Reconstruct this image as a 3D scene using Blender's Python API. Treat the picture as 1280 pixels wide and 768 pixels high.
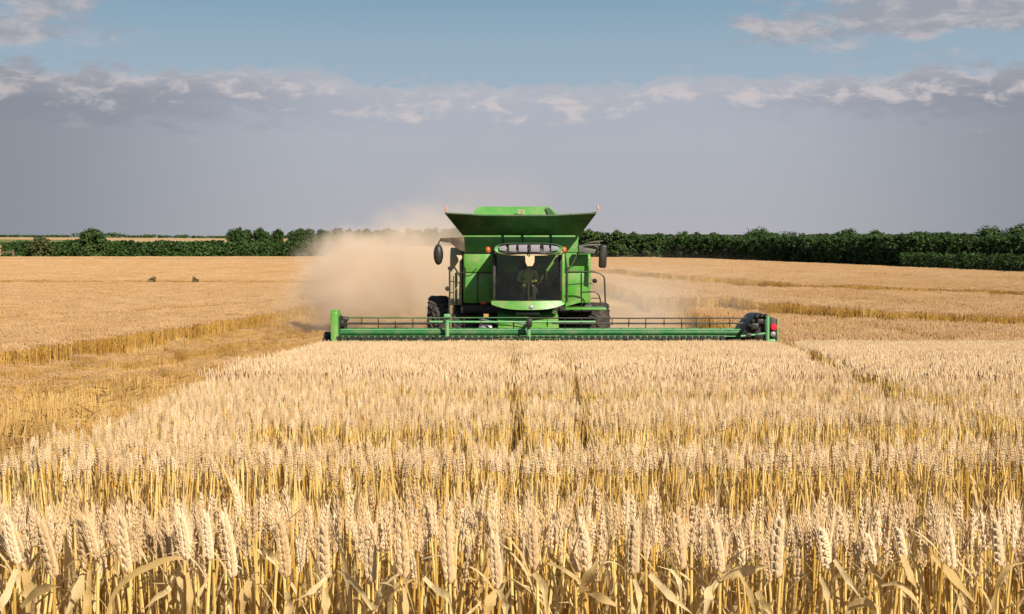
import bpy, bmesh, math, random
import numpy as np
from mathutils import Vector, Matrix, Euler

for o in list(bpy.data.objects):
    bpy.data.objects.remove(o)
S = bpy.context.scene
COL = S.collection
R = math.radians

# ------------------------------------------------------------------ camera, sky, sun, exposure
CAMZ = 3.33
FPX = 1778.0
PITCH = math.atan(84 / FPX)
cam_d = bpy.data.cameras.new("camera")
cam = bpy.data.objects.new("camera", cam_d)
COL.objects.link(cam)
cam.location = (0, 0, CAMZ)
cam.rotation_euler = (math.pi / 2 - PITCH, 0, 0)
cam_d.sensor_width = 36
cam_d.lens = 36 * FPX / 1280
cam_d.clip_start = 0.05
cam_d.clip_end = 8000
S.camera = cam

SUN_EL, SUN_AZ = 36.0, 149.0      # azimuth clockwise from +Y (the view direction): behind the camera, to the right
sd = Vector((math.sin(R(SUN_AZ)) * math.cos(R(SUN_EL)), math.cos(R(SUN_AZ)) * math.cos(R(SUN_EL)), math.sin(R(SUN_EL))))
sun_d = bpy.data.lights.new("sun", 'SUN')
sun_d.energy = 5.0
sun_d.angle = R(0.53)
sun_d.color = (1.0, 0.90, 0.76)
sun = bpy.data.objects.new("sun", sun_d)
COL.objects.link(sun)
sun.rotation_euler = sd.to_track_quat('Z', 'Y').to_euler()
sun.location = (60, -60, 80)

S.view_settings.view_transform = 'Standard'
S.view_settings.look = 'None'
S.view_settings.gamma = 1
S.view_settings.exposure = 0.45
S.view_settings.use_curve_mapping = False
EXPO = 2 ** S.view_settings.exposure


def srgb(r, g, b):
    def f(c):
        c /= 255
        return c / 12.92 if c <= 0.04045 else ((c + 0.055) / 1.055) ** 2.4
    return (f(r), f(g), f(b), 1)


class NT:
    """small helper for node trees"""
    def __init__(self, tree):
        self.t = tree

    def n(self, kind, **kw):
        nd = self.t.nodes.new(kind)
        for k, v in kw.items():
            if k == 'ins':
                for i, val in v.items():
                    sock = nd.inputs[i]
                    if isinstance(val, bpy.types.NodeSocket):
                        self.t.links.new(val, sock)
                    else:
                        sock.default_value = val
            else:
                setattr(nd, k, v)
        return nd

    def math(self, op, a, b=0.0, c=0.0, clamp=False):
        nd = self.n('ShaderNodeMath', operation=op, ins={0: a, 1: b, 2: c})
        nd.use_clamp = clamp
        return nd.outputs[0]

    def vmath(self, op, a, b=(0, 0, 0)):
        nd = self.n('ShaderNodeVectorMath', operation=op, ins={0: a, 1: b})
        return nd.outputs[1] if op in ('LENGTH', 'DOT_PRODUCT', 'DISTANCE') else nd.outputs[0]

    def smooth(self, v, a, b, lo=0.0, hi=1.0):
        nd = self.n('ShaderNodeMapRange', interpolation_type='SMOOTHSTEP', ins={0: v, 1: a, 2: b, 3: lo, 4: hi})
        return nd.outputs[0]

    def noise(self, vec, scale, detail=4, rough=0.55, dist=0.0):
        nd = self.n('ShaderNodeTexNoise', ins={'Vector': vec, 'Scale': scale, 'Detail': detail, 'Roughness': rough, 'Distortion': dist})
        return nd.outputs[0]

    def mix(self, f, a, b):
        nd = self.n('ShaderNodeMix', data_type='RGBA', ins={0: f, 6: a, 7: b})
        return nd.outputs[2]

    def xyz(self, x, y, z):
        return self.n('ShaderNodeCombineXYZ', ins={0: x, 1: y, 2: z}).outputs[0]

    def link(self, a, b):
        self.t.links.new(a, b)


# world: Nishita sky with a band of low clouds over a grey bank
W = bpy.data.worlds.new("World")
S.world = W
W.use_nodes = True
W.node_tree.nodes.clear()
w = NT(W.node_tree)
sky = w.n('ShaderNodeTexSky', sky_type='NISHITA')
sky.sun_disc = False
sky.sun_elevation = R(SUN_EL)
sky.sun_rotation = R(SUN_AZ)
sky.altitude = 100
sky.air_density = 1.0
sky.dust_density = 0.6
sky.ozone_density = 3.0
SKY = 0.075
tc = w.n('ShaderNodeTexCoord')
sep = w.n('ShaderNodeSeparateXYZ', ins={0: tc.outputs['Generated']})
az = w.math('ARCTAN2', sep.outputs[0], sep.outputs[1])
el = w.math('ARCSINE', sep.outputs[2])
skyc = w.n('ShaderNodeVectorMath', operation='MULTIPLY', ins={0: sky.outputs[0], 1: (SKY, SKY, SKY)}).outputs[0]


def wc(r, g, b):
    c = srgb(r, g, b)
    return tuple(x / EXPO for x in c[:3]) + (1,)


# cloud coordinates, stretched sideways
uv = w.xyz(w.math('MULTIPLY', az, 1.0), w.math('MULTIPLY', el, 2.3), 0.37)
n_big = w.noise(uv, 9, 3, 0.5)
n_mid = w.noise(uv, 38, 5, 0.6, 0.4)
n_fine = w.noise(uv, 75, 4, 0.62)
fluff = w.math('ADD', w.math('MULTIPLY_ADD', n_mid, 0.036, -0.018), w.math('MULTIPLY_ADD', n_big, 0.026, -0.013))
fluff = w.math('MULTIPLY_ADD', w.math('SUBTRACT', n_fine, 0.5), 0.014, fluff)
el_d = w.math('ADD', w.math('ADD', el, fluff), w.smooth(w.math('ABSOLUTE', w.math('ADD', az, 0.02)), 0.20, 0.02, 0.0, 0.011))
# thin veil over the upper, blue sky that thickens towards the bank
blue = w.mix(w.smooth(el, 0.11, 0.20), wc(156, 177, 193), wc(118, 156, 182))
up = w.smooth(el, 0.18, 0.75)
base = w.mix(up, blue, skyc)
# the bank: opaque below about 6.5 degrees
bank_a = w.smooth(el_d, 0.1215, 0.108)
bank_c = w.mix(w.smooth(el, 0.0, 0.10), wc(177, 177, 183), wc(174, 180, 192))
dark_under = w.math('MULTIPLY', w.smooth(el_d, 0.076, 0.092), w.smooth(el_d, 0.112, 0.098))
bank_c = w.mix(w.math('MULTIPLY', dark_under, w.smooth(w.math('ABSOLUTE', w.math('ADD', az, -0.02)), 0.08, 0.28, 0.04, 0.55)), bank_c, wc(143, 147, 162))
# darker to the far left and right, as the photograph's horizon is
side = w.smooth(w.math('ABSOLUTE', w.math('ADD', az, -0.02)), 0.12, 0.40)
bank_c = w.mix(w.math('MULTIPLY', side, 0.88), bank_c, wc(132, 139, 149))
# bright tops
puff = w.smooth(n_mid, 0.46, 0.64)
top_band = w.math('MULTIPLY', w.smooth(el_d, 0.090, 0.104), w.smooth(el_d, 0.122, 0.112))
puff_f = w.math('MULTIPLY', w.math('MULTIPLY', puff, top_band), w.smooth(az, -0.55, -0.05, 0.55, 1.0))
bank_c = w.mix(w.math('MULTIPLY', puff_f, 0.80), bank_c, wc(212, 203, 202))
bank_c = w.mix(w.math('MULTIPLY', top_band, 0.25), bank_c, wc(190, 183, 190))
# small wisps within the bank
wisp = w.math('MULTIPLY', w.smooth(w.noise(uv, 22, 5, 0.6), 0.60, 0.74), w.math('MULTIPLY', w.smooth(el, 0.035, 0.06), w.smooth(el, 0.095, 0.075)))
bank_c = w.mix(w.math('MULTIPLY', wisp, 0.30), bank_c, wc(190, 184, 190))
col = w.mix(bank_a, base, bank_c)
# high streaky clouds, upper right and upper left
uv2 = w.xyz(w.math('MULTIPLY', az, 1.0), w.math('MULTIPLY', el, 4.2), 1.9)
n_hi = w.noise(uv2, 13, 6, 0.6, 0.3)
right = w.math('MULTIPLY', w.smooth(w.math('MULTIPLY_ADD', el, -1.6, w.math('ADD', az, 0.245)), 0.08, 0.25), w.smooth(el, 0.110, 0.152))
left = w.math('MULTIPLY', w.smooth(az, -0.20, -0.30), w.smooth(el, 0.115, 0.135))
region = w.math('ADD', right, w.math('MULTIPLY', left, 0.55), clamp=True)
hi_a = w.smooth(w.math('MULTIPLY_ADD', region, 0.32, n_hi), 0.60, 0.80)
hi_a = w.math('MULTIPLY', hi_a, w.math('MULTIPLY', w.smooth(region, 0.05, 0.4), w.smooth(el, 0.8, 0.4)))
hi_c = w.mix(w.smooth(n_mid, 0.40, 0.68), wc(158, 160, 170), wc(196, 188, 189))
col = w.mix(w.math('MULTIPLY', hi_a, 0.85), col, hi_c)
bg = w.n('ShaderNodeBackground', ins={0: col, 1: 1.0})
wo = w.n('ShaderNodeOutputWorld')
w.link(bg.outputs[0], wo.inputs[0])

S.render.engine = 'CYCLES'
S.cycles.use_denoising = True
S.cycles.max_bounces = 10
S.cycles.diffuse_bounces = 3
S.cycles.transparent_max_bounces = 24
S.cycles.volume_bounces = 5
S.cycles.volume_step_rate = 1.0
S.cycles.sample_clamp_indirect = 6


# ------------------------------------------------------------------ helpers
def pix(px, py, Y):
    """point at depth Y seen at photograph pixel (px, py)"""
    cx, cy = (px - 640) / FPX, (384 - py) / FPX
    d = Vector((cx, math.cos(PITCH) + cy * math.sin(PITCH), -math.sin(PITCH) + cy * math.cos(PITCH)))
    return Vector((0, 0, CAMZ)) + d * (Y / d.y)


def gz(x, y):
    """ground height: a slope falling away from the camera, a flat plain, a low rise far off"""
    x = np.asarray(x, float)
    y = np.asarray(y, float)
    yy = np.maximum(y, -6)
    s = 2.08 - 0.0612 * yy
    z = 0.5 * (s + np.sqrt(s * s + 0.004))
    t = np.clip((y - 380) / 900, 0, 1)
    rise = t * t * (3 - 2 * t) * 5.6
    t2 = np.clip((y - 1500) / 2000, 0, 1)
    rise = rise * (1 - t2 * t2 * (3 - 2 * t2)) * (1 + 0.12 * np.sin(x / 190.0) + 0.08 * np.sin(x / 71.0 + 1.3))
    return z + rise


def gz1(x, y):
    return float(gz(x, y))


def link(o, parent=None):
    COL.objects.link(o)
    if parent is not None:
        o.parent = parent
    return o


def tag(o, label=None, cat=None, group=None, kind=None):
    if label:
        o['label'] = label
    if cat:
        o['category'] = cat
    if group:
        o['group'] = group
    if kind:
        o['kind'] = kind
    return o


def empty(name, loc=(0, 0, 0), rz=0):
    o = bpy.data.objects.new(name, None)
    link(o)
    o.location = loc
    o.rotation_euler = (0, 0, rz)
    o.empty_display_size = 0.2
    return o


def mesh_obj(name, bm, mats, parent=None, smooth=False, dolink=True):
    me = bpy.data.meshes.new(name)
    bm.to_mesh(me)
    bm.free()
    for m in (mats if isinstance(mats, (list, tuple)) else [mats]):
        me.materials.append(m)
    if smooth:
        me.polygons.foreach_set('use_smooth', [True] * len(me.polygons))
        try:
            me.set_sharp_from_angle(angle=R(38))
        except Exception:
            pass
    o = bpy.data.objects.new(name, me)
    if dolink:
        link(o, parent)
    return o


def copy_tree(o, parent=None):
    c = o.copy()
    link(c, parent)
    for ch in o.children:
        copy_tree(ch, c)
    return c


def box(bm, c, s, bev=0.0, rot=None, mat=0, seg=2):
    g = bmesh.ops.create_cube(bm, size=1.0)
    vs = g['verts']
    bmesh.ops.scale(bm, vec=s, verts=vs)
    if bev > 0:
        es = list({e for v in vs for e in v.link_edges})
        r = bmesh.ops.bevel(bm, geom=es, offset=bev, segments=seg, affect='EDGES', profile=0.5)
        vs = list({v for f in r['faces'] for v in f.verts} | {v for v in vs if v.is_valid})
    M = Matrix.Translation(c)
    if rot is not None:
        M = M @ Euler(rot).to_matrix().to_4x4()
    bmesh.ops.transform(bm, matrix=M, verts=vs)
    for f in {f for v in vs for f in v.link_faces}:
        f.material_index = mat
    return vs


def tube(bm, pts, r, seg=8, mat=0, cap=True):
    """tube along a polyline; r a number or one per point"""
    pts = [Vector(p) for p in pts]
    rr = r if isinstance(r, (list, tuple)) else [r] * len(pts)
    rings = []
    ref = None
    for i, p in enumerate(pts):
        a = pts[max(i - 1, 0)]
        b = pts[min(i + 1, len(pts) - 1)]
        d = (b - a).normalized()
        if ref is None:
            ref = Vector((0, 0, 1)) if abs(d.z) < 0.9 else Vector((1, 0, 0))
        u = d.cross(ref).normalized()
        v = u.cross(d).normalized()
        ref = v
        rings.append([bm.verts.new(p + (u * math.cos(t) + v * math.sin(t)) * rr[i])
                      for t in [2 * math.pi * k / seg for k in range(seg)]])
    for a, b in zip(rings, rings[1:]):
        for k in range(seg):
            f = bm.faces.new((a[k], a[(k + 1) % seg], b[(k + 1) % seg], b[k]))
            f.material_index = mat
    if cap:
        for ring in (rings[0][::-1], rings[-1]):
            f = bm.faces.new(ring)
            f.material_index = mat
    return rings


def bend(pts, rad=0.08, n=4):
    """round the corners of a polyline"""
    pts = [Vector(p) for p in pts]
    out = [pts[0]]
    for i in range(1, len(pts) - 1):
        p, a, b = pts[i], pts[i - 1], pts[i + 1]
        r1 = min(rad, (p - a).length * 0.45, (p - b).length * 0.45)
        s, e = p + (a - p).normalized() * r1, p + (b - p).normalized() * r1
        for k in range(n + 1):
            t = k / n
            out.append(s * (1 - t) ** 2 + p * 2 * t * (1 - t) + e * t * t)
    out.append(pts[-1])
    return out


def prism(bm, poly, axis, a, b, mat=0, bev=0.0):
    """extrude a 2-D outline along an axis ('x': poly is (y, z); 'y': poly is (x, z))"""
    def P(u, v, t):
        return (t, u, v) if axis == 'x' else ((u, t, v) if axis == 'y' else (u, v, t))
    A = [bm.verts.new(P(u, v, a)) for u, v in poly]
    B = [bm.verts.new(P(u, v, b)) for u, v in poly]
    fs = [bm.faces.new(A), bm.faces.new(B[::-1])]
    n = len(poly)
    for k in range(n):
        fs.append(bm.faces.new((A[k], B[k], B[(k + 1) % n], A[(k + 1) % n])))
    bmesh.ops.recalc_face_normals(bm, faces=fs)
    for f in fs:
        f.material_index = mat
    if bev > 0:
        es = list({e for f in fs for e in f.edges})
        bmesh.ops.bevel(bm, geom=es, offset=bev, segments=2, affect='EDGES', profile=0.5)


def slab(bm, quad, th, mat=0):
    """a plate: four corner points given a thickness along its normal"""
    q = [Vector(p) for p in quad]
    nrm = (q[1] - q[0]).cross(q[3] - q[0]).normalized() * th
    A = [bm.verts.new(p) for p in q]
    B = [bm.verts.new(p + nrm) for p in q]
    fs = [bm.faces.new(A[::-1]), bm.faces.new(B)]
    for k in range(4):
        fs.append(bm.faces.new((A[k], A[(k + 1) % 4], B[(k + 1) % 4], B[k])))
    bmesh.ops.recalc_face_normals(bm, faces=fs)
    for f in fs:
        f.material_index = mat


def lathe(bm, prof, axis='x', seg=24, c=(0, 0, 0), mat=0):
    """prof: (radius, offset along the axis)"""
    rings = []
    for r, h in prof:
        ring = []
        for k in range(seg):
            t = 2 * math.pi * k / seg
            a, b = r * math.cos(t), r * math.sin(t)
            p = (h, a, b) if axis == 'x' else ((a, h, b) if axis == 'y' else (a, b, h))
            ring.append(bm.verts.new(Vector(p) + Vector(c)))
        rings.append(ring)
    fs = []
    for A, B in zip(rings, rings[1:]):
        for k in range(seg):
            fs.append(bm.faces.new((A[k], A[(k + 1) % seg], B[(k + 1) % seg], B[k])))
    fs.append(bm.faces.new(rings[0]))
    fs.append(bm.faces.new(rings[-1]))
    bmesh.ops.recalc_face_normals(bm, faces=fs)
    for f in fs:
        f.material_index = mat


# ------------------------------------------------------------------ materials
def new_mat(name):
    m = bpy.data.materials.new(name)
    m.use_nodes = True
    m.node_tree.nodes.clear()
    t = NT(m.node_tree)
    out = t.n('ShaderNodeOutputMaterial')
    return m, t, out


def paint(name, col, rough=0.4, metal=0.0, dirt=0.25, dirt_col=(0.42, 0.32, 0.19, 1), scale=3.0, coat=0.0, bump=0.0):
    m, t, out = new_mat(name)
    tc = t.n('ShaderNodeTexCoord').outputs['Object']
    n1 = t.noise(tc, scale, 6, 0.65)
    n2 = t.noise(tc, scale * 9, 3, 0.6)
    f = t.math('MULTIPLY', t.smooth(t.math('MULTIPLY_ADD', n2, 0.35, n1), 0.52, 0.95), dirt, clamp=True)
    c = t.mix(f, tuple(col) + (1,), dirt_col)
    b = t.n('ShaderNodeBsdfPrincipled', ins={'Base Color': c, 'Roughness': t.math('MULTIPLY_ADD', f, 0.4, rough), 'Metallic': metal, 'Coat Weight': coat})
    if bump:
        bp = t.n('ShaderNodeBump', ins={'Strength': bump, 'Distance': 0.01, 'Height': n2})
        t.link(bp.outputs[0], b.inputs['Normal'])
    t.link(b.outputs[0], out.inputs[0])
    return m


M_green = paint('green_paint', (0.070, 0.30, 0.030), 0.38, dirt=0.45, coat=0.25)
M_green_dk = paint('green_frame_paint', (0.007, 0.115, 0.028), 0.42, dirt=0.22)
M_green_lt = paint('worn_green_paint', (0.10, 0.36, 0.13), 0.45, dirt=0.45)
M_tank = paint('tank_paint', (0.055, 0.26, 0.040), 0.5, dirt=0.35)
M_flap_shade = paint('flap_shade_paint', (0.012, 0.058, 0.012), 0.55, dirt=0.2)  # tank green darkened: shade under the leaning front flap put into the colour
M_black = paint('black_plastic', (0.012, 0.012, 0.012), 0.5, dirt=0.25, dirt_col=(0.16, 0.12, 0.08, 1))
M_blackp = paint('black_rail_paint', (0.012, 0.016, 0.012), 0.45, dirt=0.12)
M_rubber = paint('tyre_rubber', (0.020, 0.017, 0.016), 0.85, dirt=0.7, dirt_col=(0.15, 0.105, 0.075, 1), scale=5, bump=0.3)
M_rim = paint('rim_paint', (0.30, 0.22, 0.10), 0.5, dirt=0.5)
M_dust = paint('dusty_panel', (0.42, 0.36, 0.22), 0.7, dirt=0.6, dirt_col=(0.50, 0.40, 0.27, 1))
M_grey = paint('grey_metal', (0.30, 0.30, 0.30), 0.4, metal=0.6, dirt=0.3)
M_lamp = paint('lamp_lens', (0.27, 0.255, 0.30), 0.15, dirt=0.15, coat=0.6)
M_orange = paint('orange_lens', (0.60, 0.11, 0.02), 0.25, dirt=0.05)
M_red = paint('red_lens', (0.55, 0.02, 0.04), 0.25, dirt=0.05)
M_pink = paint('faded_marker', (0.50, 0.26, 0.20), 0.5, dirt=0.1)
M_cream = paint('cream_plastic', (0.62, 0.50, 0.30), 0.6, dirt=0.3)
M_seat = paint('seat_cloth', (0.05, 0.045, 0.04), 0.9, dirt=0.1)
M_shirt = paint('pale_shirt', (0.50, 0.60, 0.36), 0.9, dirt=0.0)
M_skin = paint('skin', (0.45, 0.27, 0.19), 0.6, dirt=0.0)
M_navy = paint('dark_cap_cloth', (0.015, 0.02, 0.05), 0.9, dirt=0.0)

# tinted cab glass
M_glass, t, out = new_mat('cab_glass')
lw = t.n('ShaderNodeFresnel', ins={'IOR': 1.5})
tr = t.n('ShaderNodeBsdfTransparent', ins={0: (0.82, 0.83, 0.68, 1)})
gl = t.n('ShaderNodeBsdfGlossy', ins={0: (0.9, 0.9, 0.9, 1), 'Roughness': 0.04})
dd = t.n('ShaderNodeBsdfDiffuse', ins={0: (0.30, 0.25, 0.16, 1)})
mx0 = t.n('ShaderNodeMixShader', ins={0: t.math('MULTIPLY', t.smooth(t.noise(t.n('ShaderNodeTexCoord').outputs['Object'], 2.5, 6, 0.7), 0.4, 0.8), 0.04), 1: tr.outputs[0], 2: dd.outputs[0]})
mx = t.n('ShaderNodeMixShader', ins={0: lw.outputs[0], 1: mx0.outputs[0], 2: gl.outputs[0]})
t.link(mx.outputs[0], out.inputs[0])


def straw(name, a, b, rough=0.7, trans=0.0, patch=None, island=False, streak=False):
    """dry plant matter between two colours, varied per plant and in patches over the field"""
    m, t, out = new_mat(name)
    pos = t.n('ShaderNodeNewGeometry')
    rnd = pos.outputs['Random Per Island'] if island else t.n('ShaderNodeObjectInfo').outputs['Random']
    f = t.math('MULTIPLY_ADD', t.noise(pos.outputs['Position'], 7.0, 3, 0.6), 0.8, t.math('MULTIPLY', rnd, 0.9))
    c = t.mix(t.smooth(f, 0.3, 1.35), tuple(a) + (1,), tuple(b) + (1,))
    if patch:
        c = t.mix(t.math('MULTIPLY', t.smooth(t.noise(t.vmath('MULTIPLY', pos.outputs['Position'], (0.22, 0.07, 0.0)), 1.0, 4, 0.6), 0.42, 0.70), 0.7), c, tuple(patch) + (1,))
    b_ = t.n('ShaderNodeBsdfPrincipled', ins={'Base Color': c, 'Roughness': rough, 'Specular IOR Level': 0.25})
    sh = b_.outputs[0]
    if streak:
        oc = t.n('ShaderNodeTexCoord').outputs['Object']
        sn = t.noise(t.vmath('MULTIPLY', oc, (420, 420, 14)), 1.0, 2, 0.6)
        sn2 = t.noise(oc, 60, 4, 0.7)
        c2 = t.mix(t.math('MULTIPLY', t.smooth(sn, 0.42, 0.70), 0.30), c, tuple(v * 0.55 for v in a) + (1,))
        c2 = t.mix(t.math('MULTIPLY', t.smooth(sn2, 0.64, 0.78), 0.5), c2, (0.20, 0.11, 0.045, 1))
        t.link(c2, b_.inputs['Base Color'])
        bp_ = t.n('ShaderNodeBump', ins={'Strength': 0.5, 'Distance': 0.002, 'Height': sn})
        t.link(bp_.outputs[0], b_.inputs['Normal'])
        c = c2
    if trans:
        tl = t.n('ShaderNodeBsdfTranslucent', ins={0: c})
        sh = t.n('ShaderNodeMixShader', ins={0: trans, 1: sh, 2: tl.outputs[0]}).outputs[0]
    t.link(sh, out.inputs[0])
    return m


M_ear = straw('wheat_ear', (0.60, 0.405, 0.205), (0.80, 0.615, 0.385), 0.65, 0.08)
M_ear_mid = straw('field_wheat_ear', (0.51, 0.35, 0.19), (0.68, 0.50, 0.30), 0.7, 0.0, patch=(0.56, 0.40, 0.22))
M_stem = straw('wheat_stem', (0.50, 0.28, 0.045), (0.83, 0.61, 0.23), 0.5, 0.05)
M_leaf = straw('wheat_leaf', (0.66, 0.46, 0.18), (0.84, 0.68, 0.38), 0.6, 0.42, streak=True)
M_ear_far = straw('far_wheat_ear', (0.42, 0.255, 0.115), (0.50, 0.325, 0.17), 0.8, 0.0, patch=(0.42, 0.245, 0.10))
M_stem_far = straw('far_wheat_stem', (0.46, 0.255, 0.05), (0.58, 0.36, 0.10), 0.7)
M_stub = straw('stubble_straw', (0.38, 0.215, 0.055), (0.56, 0.37, 0.14), 0.7, 0.0, patch=(0.30, 0.165, 0.045))


def foliage(name, a, b, hi=None):
    m, t, out = new_mat(name)
    g = t.n('ShaderNodeNewGeometry')
    f = t.math('MULTIPLY_ADD', t.noise(g.outputs['Position'], 0.55, 3, 0.6), 0.8, t.math('MULTIPLY', g.outputs['Random Per Island'], 0.45))
    c = t.mix(t.smooth(f, 0.3, 0.95), tuple(a) + (1,), tuple(b) + (1,))
    b_ = t.n('ShaderNodeBsdfPrincipled', ins={'Base Color': c, 'Roughness': 0.6, 'Specular IOR Level': 0.2})
    tl = t.n('ShaderNodeBsdfTranslucent', ins={0: c})
    sh = t.n('ShaderNodeMixShader', ins={0: 0.12, 1: b_.outputs[0], 2: tl.outputs[0]})
    t.link(sh.outputs[0], out.inputs[0])
    return m


M_fol_dark = foliage('dark_foliage', (0.017, 0.038, 0.010), (0.056, 0.108, 0.022))
M_fol_mid = foliage('mid_foliage', (0.030, 0.060, 0.014), (0.062, 0.105, 0.026))
M_fol_olive = foliage('olive_foliage', (0.055, 0.070, 0.022), (0.10, 0.11, 0.038))
M_bark = paint('bark', (0.10, 0.07, 0.045), 0.9, dirt=0.3)

# ground
M_ground, t, out = new_mat('field_ground')
P = t.n('ShaderNodeNewGeometry').outputs['Position']
sp = t.n('ShaderNodeSeparateXYZ', ins={0: P})
n1 = t.noise(P, 1.2, 6, 0.65)
n2 = t.noise(P, 28, 4, 0.7)
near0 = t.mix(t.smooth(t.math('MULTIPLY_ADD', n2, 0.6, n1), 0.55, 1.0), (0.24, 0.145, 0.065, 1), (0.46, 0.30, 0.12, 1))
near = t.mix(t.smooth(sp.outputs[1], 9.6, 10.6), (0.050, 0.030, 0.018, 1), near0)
vor = t.n('ShaderNodeTexVoronoi', feature='F1', ins={'Vector': t.vmath('MULTIPLY', P, (0.0032, 0.0026, 0)), 'Scale': 1.0, 'Randomness': 0.9})
rampn = t.n('ShaderNodeValToRGB', ins={0: t.n('ShaderNodeSeparateColor', ins={0: vor.outputs['Color']}).outputs[0]})
cr = rampn.color_ramp
cr.interpolation = 'CONSTANT'
cr.elements[0].position = 0
cr.elements[0].color = (0.50, 0.32, 0.15, 1)
cr.elements[1].position = 0.35
cr.elements[1].color = (0.56, 0.38, 0.19, 1)
for p_, c_ in ((0.6, (0.20, 0.19, 0.07, 1)), (0.75, (0.48, 0.33, 0.17, 1)), (0.9, (0.12, 0.15, 0.05, 1))):
    e = cr.elements.new(p_)
    e.color = c_
far = t.mix(t.math('MULTIPLY', n1, 0.3), rampn.outputs[0], (0.40, 0.28, 0.13, 1))
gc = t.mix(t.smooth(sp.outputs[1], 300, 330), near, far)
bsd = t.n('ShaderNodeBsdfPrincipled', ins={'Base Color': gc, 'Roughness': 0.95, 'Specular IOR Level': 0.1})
bp = t.n('ShaderNodeBump', ins={'Strength': 0.6, 'Distance': 0.05, 'Height': n2})
t.link(bp.outputs[0], bsd.inputs['Normal'])
t.link(bsd.outputs[0], out.inputs[0])

# ------------------------------------------------------------------ the ground sheet
ys = np.concatenate([np.linspace(-40, 0, 9), np.linspace(2, 60, 30), np.linspace(66, 380, 30), np.linspace(400, 1700, 45), np.linspace(1800, 5000, 20)])
xs = np.concatenate([-np.geomspace(3200, 14, 34), np.linspace(-12, 12, 13), np.geomspace(14, 3200, 34)])
bm = bmesh.new()
grid = [[bm.verts.new((x, y, gz1(x, y))) for x in xs] for y in ys]
for j in range(len(ys) - 1):
    for i in range(len(xs) - 1):
        bm.faces.new((grid[j][i], grid[j][i + 1], grid[j + 1][i + 1], grid[j + 1][i]))
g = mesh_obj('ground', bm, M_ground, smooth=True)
tag(g, 'rolling straw coloured farmland reaching to the horizon', 'ground', kind='structure')

# ------------------------------------------------------------------ crop layout
rng = np.random.default_rng(7)
random.seed(11)


def polyline_dist(x, y, pts):
    d = np.full(x.shape, 1e9)
    for (ax, ay), (bx, by) in zip(pts, pts[1:]):
        vx, vy = bx - ax, by - ay
        tt = np.clip(((x - ax) * vx + (y - ay) * vy) / (vx * vx + vy * vy), 0, 1)
        d = np.minimum(d, np.hypot(x - ax - tt * vx, y - ay - tt * vy))
    return d


def wob(x, y, s, seed):
    """cheap smooth noise in [-1, 1]"""
    r = np.random.default_rng(seed)
    v = 0
    for k in range(5):
        a = r.uniform(0, 6.28)
        f = s * (0.6 + 0.5 * k)
        v = v + np.sin((x * math.cos(a) + y * math.sin(a)) * f + r.uniform(0, 6.28)) / (1 + 0.5 * k)
    return v / 2.6


EDGE_Y = [-5, 4.74, 7.66, 13.5, 24, 33.9]
EDGE_X = [-1.55, -1.7, -1.95, -2.6, -3.55, -4.45]
LEFT_Y = [-5, 20, 34, 50, 62, 90, 130, 160]
LEFT_X = [-19, -14.8, -12.3, -9.2, -8.0, -6.6, -4.5, 0.8]
GAPS = [   # polyline of (x, y), half width
    ([(0.03, 5.0), (0.02, 11.6)], 0.06, 1.0),
    ([(0.02, 11.8), (0.0, 31.5)], 0.19, 1.0),
    ([(0.36, 6.4), (0.52, 11.6)], 0.055, 1.0),
    ([(0.52, 11.8), (0.70, 18), (0.9, 27)], 0.18, 1.0),
    ([(2.15, 4.9), (2.3, 6.4), (2.5, 8.2), (2.95, 11.6)], 0.13, 1.0),
    ([(2.95, 11.6), (3.6, 16.3), (5.2, 25), (6.35, 33.5)], 0.29, 1.0),
    ([(6.6, 60), (9.6, 51.5), (13.6, 45.5), (17, 43.6), (40, 42.0)], 2.6, 1.0),
    ([(7.0, 118), (8.2, 108), (14.6, 78), (24, 66.5), (45, 57)], 2.6, 1.0),
    ([(7.4, 90), (8.8, 74.5), (10.6, 41), (10.9, 35)], 0.30, 1.0),
    ([(9.5, 90), (14.0, 60), (22, 45)], 0.22, 1.0),
    ([(-60, 93), (-34, 92), (-14, 90.5), (-6, 90)], 2.0, 1.0),
    ([(-30, 43), (-17.9, 48.5), (-13.6, 55), (-9.0, 66)], 0.5, 1.0),
    ([(-80, 150), (-30, 158), (10, 170)], 0.9, 1.0),
    ([(-60, 122), (-20, 131), (-4, 138)], 0.7, 1.0),
    ([(12, 160), (28, 100), (42, 84)], 0.6, 1.0),
    ([(5.4, 34.1), (6.6, 33.1)], 0.55, 1.0),
]
BANDS = [(2.50, 3.00), (4.60, 5.22), (6.60, 8.70), (9.75, 33.75)]


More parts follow.
